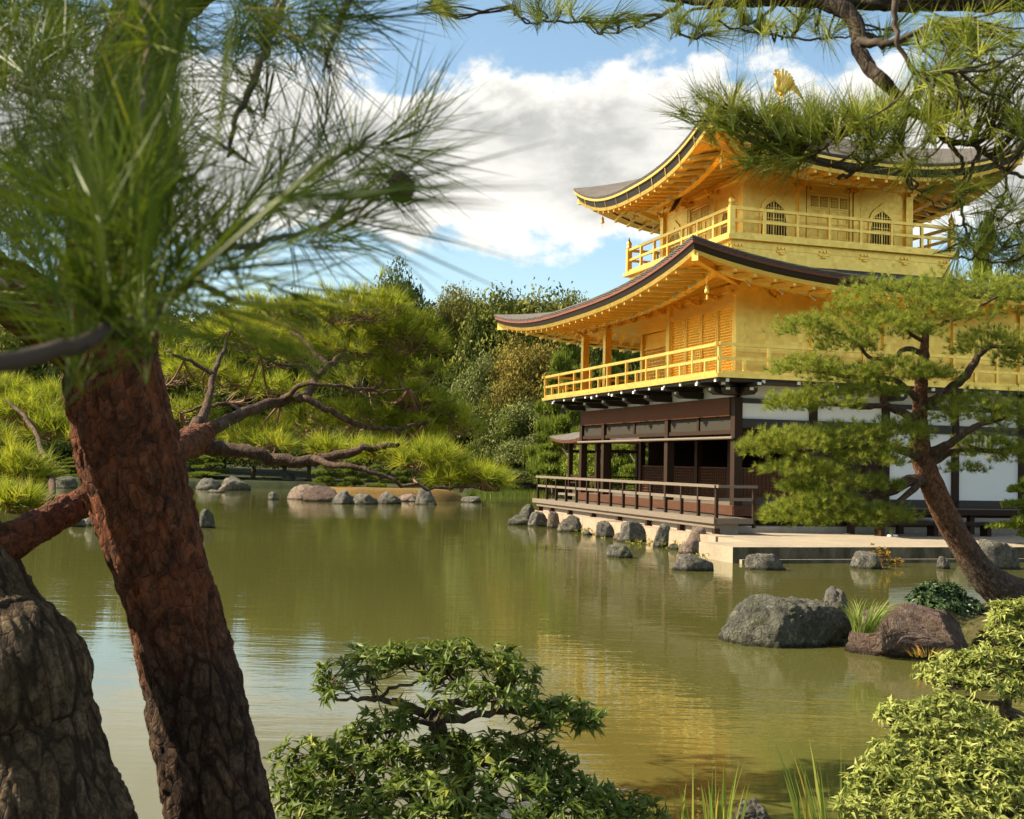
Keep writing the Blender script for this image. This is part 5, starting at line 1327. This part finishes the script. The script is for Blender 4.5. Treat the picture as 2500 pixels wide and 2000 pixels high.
s1 = shrub('azalea_shrub', D(985, 1790, 4.5), 'dark green azalea with tiered spreading boughs at the bottom centre of the bank',
  [[(990, 1860, 4.5, 70), (975, 1740, 4.5, 56), (970, 1690, 4.5, 46), (985, 1640, 4.5, 38), (960, 1590, 4.5, 34), (925, 1540, 4.5, 34), (915, 1505, 4.5, 30)],
   [(915, 1508, 4.5, 26), (880, 1492, 4.5, 20), (830, 1478, 4.5, 15), (790, 1472, 4.5, 12), (740, 1472, 4.5, 8), (690, 1468, 4.5, 5), (668, 1450, 4.5, 3)],
   [(800, 1472, 4.5, 9), (830, 1450, 4.5, 7), (880, 1435, 4.5, 5), (940, 1415, 4.5, 4)], [(780, 1470, 4.5, 8), (790, 1440, 4.5, 6), (770, 1410, 4.5, 4)],
   [(920, 1505, 4.5, 22), (950, 1478, 4.5, 16), (1000, 1478, 4.5, 12), (1030, 1450, 4.5, 8), (1080, 1420, 4.5, 5), (1110, 1412, 4.5, 3)],
   [(922, 1512, 4.5, 24), (980, 1512, 4.5, 18), (1060, 1500, 4.5, 14), (1130, 1510, 4.5, 10), (1200, 1515, 4.5, 7), (1270, 1530, 4.5, 4)],
   [(930, 1525, 4.5, 14), (880, 1525, 4.5, 9), (820, 1540, 4.5, 6), (760, 1555, 4.5, 4)],
   [(985, 1640, 4.5, 20), (920, 1640, 4.4, 14), (840, 1650, 4.4, 11), (760, 1670, 4.4, 8), (690, 1690, 4.4, 5), (630, 1660, 4.4, 4)],
   [(980, 1620, 4.5, 18), (1060, 1600, 4.5, 13), (1140, 1620, 4.5, 9), (1220, 1660, 4.5, 6), (1310, 1710, 4.5, 4)]],
  [(720, 1430, 4.5, 70, 34, 26), (790, 1395, 4.5, 75, 30, 34), (880, 1390, 4.5, 75, 30, 34), (960, 1385, 4.5, 65, 36, 40), (1040, 1400, 4.5, 60, 36, 30), (1090, 1430, 4.5, 45, 34, 26), (960, 1440, 4.4, 80, 30, 26), (690, 1460, 4.5, 40, 20, 10),
   (1050, 1470, 4.4, 70, 34, 34), (1100, 1490, 4.5, 50, 30, 20), (820, 1530, 4.5, 75, 24, 30), (900, 1500, 4.4, 60, 26, 22), (770, 1550, 4.5, 40, 20, 12),
   (1180, 1500, 4.5, 60, 26, 32), (1240, 1520, 4.5, 50, 22, 24), (1140, 1530, 4.4, 50, 22, 16),
   (660, 1600, 4.4, 80, 40, 56), (740, 1600, 4.4, 80, 44, 56), (830, 1610, 4.4, 90, 44, 66), (930, 1590, 4.4, 80, 40, 60), (1020, 1590, 4.4, 80, 40, 56), (1110, 1590, 4.5, 70, 36, 46), (1160, 1620, 4.5, 60, 34, 36),
   (620, 1660, 4.3, 55, 40, 36), (720, 1670, 4.3, 80, 40, 40), (860, 1680, 4.2, 90, 44, 60), (980, 1680, 4.2, 90, 50, 66), (1090, 1660, 4.3, 80, 44, 56), (1190, 1670, 4.4, 80, 40, 56), (1270, 1700, 4.4, 70, 36, 46), (1350, 1715, 4.4, 60, 26, 34),
   (640, 1720, 4.2, 60, 26, 30), (760, 1720, 4.2, 90, 30, 50), (900, 1735, 4.1, 100, 30, 60), (1050, 1735, 4.1, 100, 34, 66), (1180, 1735, 4.2, 90, 34, 56)],
  M_azalea, M_shbark, 41, .74, .060, .019, n_leaf=7)
s2 = shrub('azalea_shrub', D(2100, 1800, 4.9), 'broad pale green azalea filling the lower right corner of the bank',
  [[(2120, 1900, 4.9, 60), (2110, 1800, 4.9, 50), (2095, 1720, 4.9, 36), (2090, 1660, 4.9, 24), (2080, 1600, 4.9, 14)], [(2095, 1720, 4.9, 16), (2020, 1650, 4.9, 12), (1970, 1600, 4.9, 8), (1900, 1550, 4.9, 5), (1860, 1525, 4.9, 3)],
   [(2105, 1760, 4.9, 16), (2000, 1720, 4.8, 12), (1900, 1680, 4.8, 8), (1820, 1650, 4.8, 4)], [(2110, 1780, 4.9, 14), (1990, 1760, 4.6, 10), (1880, 1740, 4.6, 5)]],
  [(1890, 1510, 5.0, 50, 24, 44), (1945, 1500, 5.0, 50, 26, 44), (1990, 1490, 5.0, 36, 28, 30), (1940, 1545, 4.9, 60, 30, 46), (2010, 1550, 4.9, 60, 36, 56), (2080, 1540, 5.0, 60, 30, 46), (2140, 1550, 5.0, 50, 36, 40), (2060, 1500, 5.1, 40, 18, 20),
   (1900, 1590, 4.8, 70, 34, 60), (1980, 1600, 4.8, 80, 40, 76), (2070, 1600, 4.8, 80, 40, 76), (2140, 1610, 4.8, 60, 40, 50),
   (1840, 1650, 4.7, 60, 36, 56), (1920, 1650, 4.7, 80, 40, 80), (2010, 1660, 4.7, 80, 40, 80), (2100, 1660, 4.7, 80, 40, 80), (1820, 1705, 4.6, 70, 30, 56), (1910, 1710, 4.6, 80, 36, 80), (2010, 1715, 4.6, 90, 36, 90), (2110, 1720, 4.6, 80, 36, 80), (1860, 1620, 4.8, 40, 24, 26)],
  M_azalea_l, M_shbark, 42, 1.05, .048, .0145)
s3 = shrub('azalea_shrub', D(2220, 1700, 5.6), 'tall pale azalea with a horizontal lower bough at the right edge before the reddish boulder',
  [[(2240, 1800, 5.6, 70), (2200, 1620, 5.6, 56), (2150, 1520, 5.6, 40), (2120, 1505, 5.6, 34), (2115, 1480, 5.6, 24), (2130, 1455, 5.6, 16), (2150, 1400, 5.6, 10)], [(2120, 1478, 5.6, 14), (2080, 1478, 5.6, 9), (2040, 1470, 5.6, 7), (1990, 1455, 5.6, 4)],
   [(2125, 1460, 5.6, 10), (2060, 1440, 5.6, 7), (2000, 1430, 5.6, 4)]],
  [(1975, 1420, 5.6, 40, 22, 40), (2020, 1400, 5.6, 50, 24, 50), (2080, 1395, 5.6, 55, 26, 56), (2140, 1400, 5.6, 50, 32, 56), (2000, 1440, 5.5, 46, 18, 36), (2070, 1440, 5.5, 60, 24, 56), (2140, 1450, 5.5, 40, 28, 40),
   (2130, 1320, 5.8, 48, 34, 60), (2110, 1290, 5.8, 30, 20, 26), (2150, 1350, 5.7, 40, 30, 44), (2160, 1290, 5.8, 40, 30, 40), (2100, 1350, 5.7, 26, 20, 20), (2180, 1420, 5.6, 40, 40, 40)],
  M_azalea_l, M_shbark, 43, 1.05, .048, .0145)
s4 = shrub('low_shrub', D(1990, 1290, 12.6), 'small glossy dark green shrub behind the reddish boulder under the leaning pine',
  [[(1990, 1310, 12.8, 14), (1990, 1280, 12.8, 10), (1985, 1255, 12.8, 5)]], [(1955, 1262, 12.8, 40, 22, 60), (1990, 1252, 12.8, 40, 22, 60), (2030, 1275, 12.8, 30, 16, 40), (1985, 1278, 12.7, 60, 16, 60), (2045, 1285, 12.7, 30, 12, 30), (1960, 1240, 12.8, 22, 12, 20)],
  M_gloss, M_shbark, 44, 1.3, .07, .034)
# autumn sapling by the water rock
ax_, ay_ = z6(1095, 720)
b_ = W(ax_, ay_); s5 = empty('sapling', b_, 0, 'yellow autumn leaved sapling growing beside the grey water rock', 'plant')
cr = MB(); tw = MB(); rg = np.random.default_rng(4); dp = b_.y
tips = np.array([P(*z6(x, y), dp) for x, y in ((1030, 590), (1060, 605), (1090, 610), (1120, 640), (1150, 660), (1180, 690), (1210, 690), (1060, 680), (1100, 665), (1130, 690), (1080, 640), (1150, 690), (1040, 615), (1170, 672))])
leaf_mesh(cr, np.repeat(tips, 3, 0)+rg.normal(size=(len(tips)*3, 3))*.05, unit(rg.normal(size=(len(tips)*3, 3))*.5+np.array([0, -.2, .7])), 7, .075, .04, rg)
twig_fan(tw, b_, tips, rg, .008, .003, 4, -.1); tw.tube([b_-Vector((0, 0, .1)), b_+Vector((0, 0, .02))], .012, 6); rel(cr.build('leaves', M_autumn, s5), s5); rel(tw.build('stems', M_twig, s5, True), s5)

def blades(name, label, base, n, hgt, spread, wid, mat, seed, lean=.35, cat='plant', bend=.25, group=None, lx=0.0):
    rg = np.random.default_rng(seed); e = empty(name, base, 0, label, cat, group); mb = MB()
    for i in range(n):
        a = rg.uniform(0, 2*math.pi); r = spread*math.sqrt(rg.uniform(0, 1)); b = np.array([r*math.cos(a), r*math.sin(a)*.7, -.05])
        h = hgt*rg.uniform(.5, 1.08); d = np.array([math.cos(a)*lean*rg.uniform(.1, 1)+lx+rg.normal()*.06, math.sin(a)*lean*rg.uniform(.1, 1)+rg.normal()*.06, 1.0])
        o = np.array([d[0], d[1], 0]); o = o/(np.linalg.norm(o)+1e-6); wv = np.array([math.cos(rg.uniform(0, 6)), math.sin(rg.uniform(0, 6)), 0])*wid/2*rg.uniform(.7, 1.15)
        V = []; m_ = 6; bd = bend*rg.uniform(.2, 1.3)
        for k in range(m_+1):
            t = k/m_; p = b+d*h*t+o*bd*h*t*t*t-np.array([0, 0, bd*h*.55*t**4]); ww = wv*(1-t**2.2)*(.75+.5*t*(1-t)*2)
            V += [p-ww, p+ww]
        mb.add(V, [(2*k, 2*k+1, 2*k+3, 2*k+2) for k in range(m_)], float(rg.uniform(0, 1)))
    mb.build('blades', mat, e); return e
blades('iris_clump', 'short clump of upright blade leaves left of the pale bottom rock', P(1735, 2060, 5.2), 34, .44, .17, .018, M_blade, 3, .22, bend=.05)
blades('iris_clump', 'tall clump of upright blade leaves against the pale azalea', P(2050, 2070, 5.3), 44, .50, .17, .017, M_blade, 4, .26, bend=.07)
blades('grass_tuft', 'bright arching grass tuft growing between the two big boulders', P(2110, 1532, 11.75), 210, .42, .11, .009, M_tuft, 6, .55, bend=.55, cat='grass', lx=.12)
blades('fern_tuft', 'small brownish tuft growing on the reddish boulder foot', P(2262, 1590, 11.2), 60, .12, .16, .008, M_autumn, 7, .9, bend=.6)

# ------------------------------------------------------------------ far bank: trees, shrubs
def crown_mesh(name, seed, nb, nl, leaf, shape='round', nest=.3, mat=None):
    """crown in a unit box (x, y in -1..1, z in 0..1): leaf clumps on many lobes"""
    rg = np.random.default_rng(seed); mb = MB()
    d = rdir(nb, rg); d[:, 2] = np.abs(d[:, 2])*1.15-.30
    d = unit(d); r = rg.uniform(.55, .86, (nb, 1)); C = d*r; C[0] = (0, 0, .3)
    R_ = rg.uniform(.20, .40, nb)
    if shape == 'cone': k = 1-.75*np.clip((C[:, 2]+.4)/1.4, 0, 1); C[:, :2] *= k[:, None]; R_ *= .5+.5*k
    pts = []; nr = []; vr = []
    for i in range(nb):
        dd_ = rdir(nl, rg); dd_ = dd_[dd_[:, 2] > -.55]; rr_ = R_[i]*(1+.20*rg.normal(size=(len(dd_), 1)))
        pts.append(C[i]+dd_*rr_*np.array([1, 1, .75])); nr.append(unit(dd_+rg.normal(size=dd_.shape)*.6)); vr.append(np.full(len(dd_), rg.uniform(0, .75)))
    p = np.concatenate(pts); n = np.concatenate(nr); v = np.concatenate(vr)+rg.uniform(0, .25, len(p))
    t = unit(np.cross(n, rdir(len(p), rg))); s = np.cross(n, t); sz = leaf*rg.uniform(.6, 1.3, (len(p), 1))
    q = p.copy(); q[:, 2] = (q[:, 2]+.75)/1.75
    tz = np.array([1, 1, .6])
    Vv = np.stack([q-t*sz*tz, q-s*sz*.5*tz, q+t*sz*tz, q+s*sz*.5*tz], 1).reshape(-1, 3)
    k = np.arange(len(p))*4
    mb.add(Vv, np.stack([k, k+1, k+2, k+3], 1), np.repeat(v, 4)); return mb.mesh(name, mat)
def pads_mesh(name, seed, mat, npad=11, nl=420):
    rg = np.random.default_rng(seed); mb = MB()
    for i in range(npad):
        z = .12+.82*i/(npad-1); w_ = (1-.72*z)*(.85+.3*rg.uniform()); a = i*2.4+rg.uniform(-.5, .5); off = w_*.52 if i < npad-1 else 0
        c = (off*math.cos(a), off*math.sin(a), z); t, d = pad_points(c, (w_*.55, w_*.5, .055), nl, rg, -.3, .4)
        needle_mesh(mb, t, d, 5, .085, .026, rg, (.2, 1.1), .02)
    return mb.mesh(name, mat)
def bgm(name, a, b, c, tr=.2): return needle_mat(name, [(0, a), (.55, b), (1, c)], tr, .7, .12)
M_olive = bgm('olive_foliage', (.06, .08, .016), (.145, .155, .03), (.25, .235, .05))
M_bronze = bgm('bronze_foliage', (.065, .075, .018), (.15, .15, .034), (.24, .215, .05))
M_deep = bgm('deep_green_foliage', (.03, .048, .012), (.07, .09, .02), (.13, .14, .034))
M_autumnt = bgm('autumn_foliage', (.10, .095, .02), (.21, .17, .036), (.32, .23, .05))
M_silver = bgm('silvery_foliage', (.065, .085, .02), (.145, .165, .045), (.25, .265, .10), .12)
M_pinef = bgm('far_pine_foliage', (.075, .115, .016), (.17, .215, .03), (.28, .31, .05), .3)
M_fresh = bgm('fresh_green_foliage', (.08, .13, .018), (.19, .23, .03), (.32, .33, .055), .3)
KIND = {
    'olive': [crown_mesh('crown', 1, 75, 442, 0.030, mat=M_olive), crown_mesh('crown', 2, 75, 442, 0.030, mat=M_olive)],
    'bronze': [crown_mesh('crown', 3, 75, 442, 0.028, mat=M_bronze)], 'deep': [crown_mesh('crown', 4, 70, 408, 0.031, mat=M_deep), crown_mesh('crown', 5, 70, 408, 0.031, 'cone', mat=M_deep)],
    'autumn': [crown_mesh('crown', 6, 75, 442, 0.027, mat=M_autumnt)], 'silver': [crown_mesh('crown', 7, 65, 442, 0.031, mat=M_silver), crown_mesh('crown', 8, 65, 442, 0.031, mat=M_silver)],
    'pine': [pads_mesh('crown', 9, M_pinef), pads_mesh('crown', 10, M_pinef), pads_mesh('crown', 12, M_pinef, 8)], 'fresh': [crown_mesh('crown', 11, 60, 374, 0.037, mat=M_fresh)],
}
trunk_m = MB().tube(catmull([(0, 0, -.06), (.05, .02, .2), (-.02, 0, .45), (.03, .03, .7), (0, 0, .92)], 4), list(np.linspace(.075, .02, 17)), 8).tube(catmull([(0, 0, .35), (.3, .1, .5), (.5, .15, .6)], 3), list(np.linspace(.04, .012, 7)), 6).tube(catmull([(0, 0, .42), (-.3, .15, .58), (-.48, .2, .66)], 3), list(np.linspace(.04, .012, 7)), 6).mesh('trunk', M_bgtrunk, True)
_cnt = [0]
GT = 'trees on the far bank'
def far_tree(kind, x, ytop, wpx, depth, label, yb=1010, low=.0, name=None, rot=None, group=GT, deep=.9, cat='tree'):
    """display px centre and crown top; stands on the ground at that distance"""
    wpx *= 1.28
    t = D(x, ytop, depth); b = D(x, yb, depth); r = wpx*K/2*depth/F_PX
    zb = .35 if depth < 95 else .8
    e = empty(name or {'pine': 'pine_tree'}.get(kind, 'tree'), (b.x, b.y, zb), 0, label, cat, group)
    H = t.z-zb; me = KIND[kind][_cnt[0] % len(KIND[kind])]; _cnt[0] += 1
    c = link('crown', me, e); c.location = (0, 0, H*low); c.scale = (r, r*deep, H*(1-low)); c.rotation_euler.z = rot if rot is not None else _cnt[0]*1.7
    k = link('trunk', trunk_m, e); k.scale = (min(r, 3.2)*.8, min(r, 3.2)*.8, H*(1 if kind == 'pine' else .8)); k.rotation_euler.z = _cnt[0]
    return e
T = far_tree
T('bronze', 965, 598, 150, 92, 'round bronze green tree below the ridge in the gap of the pines', low=.3)
T('olive', 1090, 590, 220, 88, 'tall spreading olive green tree left of the lower roof tip', low=.15)
T('olive', 1195, 625, 170, 90, 'olive green tree whose top shows just over the lower roof tip', low=.2)
T('deep', 1000, 650, 110, 86, 'narrow dark evergreen filling the shadowed gap beside the olive tree', low=.05)
T('autumn', 1115, 705, 170, 82, 'orange brown autumn tree under the lower roof tip', low=.1)
T('autumn', 1080, 790, 120, 80, 'lower autumn tinted tree beside the silvery shrubs', low=.1)
T('silver', 1015, 740, 110, 81, 'grey green silvery leaved evergreen in the dark gap', low=.15)
T('deep', 945, 770, 120, 84, 'dark broad evergreen behind the bright near crown', low=.05)
T('deep', 1060, 860, 130, 79, 'low dark evergreen behind the silvery shrubs', low=.02)
T('silver', 1100, 845, 130, 77.5, 'pale silvery shrub on the far bank left of the small hut roof', low=.05, name='shrub', cat='shrub')
T('silver', 1120, 915, 110, 75.5, 'round low silvery shrub hanging over the far bank', low=.25, name='shrub', cat='shrub')
T('silver', 1085, 985, 90, 74.8, 'small pale shrub at the far water edge left of the deck railing', low=.0, name='shrub', cat='shrub')
T('pine', 1190, 700, 120, 72, 'layered green pine behind the left end of the gold balcony')
T('pine', 1160, 790, 130, 74, 'broad layered pine below the left end of the gold balcony')
T('pine', 1205, 860, 130, 70, 'bright layered pine left of the small hut', yb=1020)
T('pine', 1165, 920, 110, 71, 'low bright layered pine at the left end of the deck', yb=1020)
T('pine', 1290, 720, 130, 71, 'dark layered pine seen between the two gold porch posts', yb=1020)
T('deep', 1250, 690, 110, 76, 'dark evergreen behind the gold porch posts')
T('deep', 1345, 700, 120, 75, 'dark evergreen seen through the right opening of the gold porch')
T('pine', 1300, 890, 120, 64, 'layered pine seen through the ground floor columns', yb=1020)
T('pine', 1350, 900, 110, 62, 'bright layered pine seen right of the hut posts', yb=1020)
T('fresh', 1250, 930, 100, 66, 'fresh green bush seen under the small hut roof', yb=1020, name='bush', cat='bush')
T('olive', 1040, 640, 190, 93, 'dense olive tree behind the gap between the two tallest far trees', low=.0)
T('deep', 900, 650, 170, 94, 'deep green tree behind the bronze tree', low=.0)
T('fresh', 1150, 760, 130, 84, 'fresh green tree behind the left end of the gold balcony', low=.05)
T('olive', 1060, 900, 120, 80, 'low olive bush behind the silvery shrubs', low=.0, name='bush', cat='bush')
T('deep', 830, 570, 150, 90, 'tall dark evergreen rising over the bright near crown', low=.1)
T('deep', 720, 620, 190, 88, 'dark broad evergreen behind the middle of the bright near crown', low=.1)
T('olive', 600, 640, 190, 90, 'olive evergreen behind the branches right of the red trunk', low=.1)
T('deep', 470, 650, 190, 86, 'dark evergreen just right of the red trunk', low=.05)
T('olive', 330, 660, 200, 88, 'olive tree hidden behind the red trunk', low=.05)
T('deep', 180, 660, 200, 86, 'dark evergreen left of the red trunk', low=.05)
T('olive', 40, 650, 200, 88, 'olive evergreen at the left edge', low=.05)
for i, (x, y) in enumerate(((900, 900), (780, 880), (650, 900), (530, 890), (400, 900), (250, 890), (120, 900), (10, 890))):
    T('deep', x, y, 150, 78.5, ('dark bush below the bright near crown, right of its lowest limb', 'dark bush behind the right half of the islet', 'dark bush behind the left tip of the islet', 'dark bush above the squat far shore rock', 'dark bush just right of the red trunk on the far bank', 'dark bush hidden behind the red trunk', 'dark bush between the two near trunks', 'dark bush behind the left edge needles')[i], low=0, name='bush', group='dark bushes along the far bank', cat='bush')
T('pine', 440, 955, 110, 76, 'low bright garden pine beside the red trunk on the far bank', yb=1020)
T('pine', 345, 990, 90, 76, 'low garden pine hidden left of the red trunk', yb=1020)
T('pine', 150, 965, 100, 76, 'low garden pine over the far shore between the near trunks', yb=1020)
GIp = 'small pines on the islet'
for i, (x, y, w_, dz) in enumerate(((690, 955, 90, 0), (745, 940, 90, 1.2), (800, 965, 80, .6), (855, 955, 80, 1.4), (905, 985, 60, .4))):
    p_ = WD(790, 1052); d_ = p_.y+1.0+dz; t = D(x, y, d_); b = D(x, 1040, d_); r = w_*K/2*d_/F_PX
    e = empty('pine_tree', (b.x, d_, .42), 0, ('small pruned pine at the left tip of the islet', 'taller pruned pine second from the left on the islet', 'pruned pine in the middle of the islet', 'pruned pine right of the middle of the islet', 'small low pine at the right end of the islet')[i], 'tree', GIp)
    c = link('crown', KIND['pine'][i % 3], e); c.scale = (r, r, t.z-.42); c.rotation_euler.z = i*2.0
    k = link('trunk', trunk_m, e); k.scale = (r*.8, r*.8, (t.z-.42)*.9)
GRt = 'trees behind the pavilion on the right'
T('pine', 2080, 470, 130, 62, 'tall pine rising behind the right corner of the top balcony', group=GRt)
T('olive', 2140, 520, 120, 66, 'olive evergreen behind the right end of the lower roof', group=GRt, low=.1)
T('deep', 2190, 560, 150, 60, 'dark evergreen at the right edge behind the pavilion', group=GRt, low=.1)
T('pine', 2160, 1010, 130, 26, 'low bright garden pine at the right edge before the veranda', yb=1150, group=GRt)
T('pine', 2175, 900, 150, 44, 'pine behind the right end of the veranda', yb=1080, group=GRt)
# reeds along the far shore
rg = np.random.default_rng(17); mb = MB()
for k in range(2600):
    x = rg.uniform(985, 1150); p = WD(x, rg.uniform(1030, 1046) if x > 1000 else 1046); h = rg.uniform(.15, .42)
    o = rg.normal(size=2)*.08; wv = .022
    mb.add([(p.x-wv, p.y, -.05), (p.x+wv, p.y, -.05), (p.x+o[0], p.y+o[1], h)], [(0, 1, 2)], float(rg.uniform()))
tag(mb.build('reeds', M_blade), 'yellow green reeds along the far shore', 'reeds', kind='stuff')
# the wooded hill: far too many trees to count
rg = np.random.default_rng(19); mb = MB()
n_ = 2600; A_ = rg.uniform(-34, 30, n_); R2 = np.sqrt(rg.uniform(110**2, 440**2, n_))
for a, r in zip(A_, R2):
    z = far_h(a, r); s = rg.uniform(3.2, 6.0); c = np.array([r*math.sin(rad(a)), r*math.cos(rad(a)), z+s*.8]); nl = 46 if r < 420 else 60
    d = rdir(nl, rg); p = c+d*np.array([s*.75, s*.75, s*rg.uniform(.8, 1.3)])*rg.uniform(.6, 1.05, (nl, 1)); n2 = unit(d+rg.normal(size=d.shape)*.5)
    t = unit(np.cross(n2, rdir(nl, rg))); sv = np.cross(n2, t); sz = rg.uniform(.5, 1.1, (nl, 1))*s*.24
    V = np.stack([p-t*sz, p-sv*sz*.6, p+t*sz, p+sv*sz*.6], 1).reshape(-1, 3); k = np.arange(nl)*4
    mb.add(V, np.stack([k, k+1, k+2, k+3], 1), float(rg.uniform(0, 1)))
M_forest = bgm('forest_foliage', (.05, .065, .03), (.085, .10, .045), (.13, .135, .06), .1)
tag(mb.build('forest', M_forest), 'wooded ridge of mixed evergreens behind the far bank', 'forest', kind='stuff')

# weeds along the foot of the embankment and platform
rg = np.random.default_rng(71); mb = MB()
for zx, zy, n_ in ((395, 380, 12), (640, 440, 14), (700, 465, 10), (760, 480, 10), (905, 495, 14), (940, 505, 8), (1130, 550, 12), (1180, 560, 10), (1360, 585, 14), (1400, 590, 10), (1640, 655, 16), (1700, 662, 14), (1780, 672, 12), (330, 330, 5)):
    b = W(*z5(zx, zy)); c = np.repeat([[b.x, b.y+.1, .02]], n_, 0)+rg.normal(size=(n_, 3))*np.array([.14, .10, .05])
    leaf_mesh(mb, c, unit(rg.normal(size=(n_, 3))*.4+np.array([0, -.3, .8])), 6, .10, .028, rg, (.3, 1.3), .3)
tag(mb.build('weeds', needle_mat('weed_leaves', [(0, (.10, .13, .02)), (.6, (.28, .27, .04)), (1, (.42, .32, .05))], .3)), 'yellow green weeds along the foot of the embankment', 'weeds', kind='stuff')
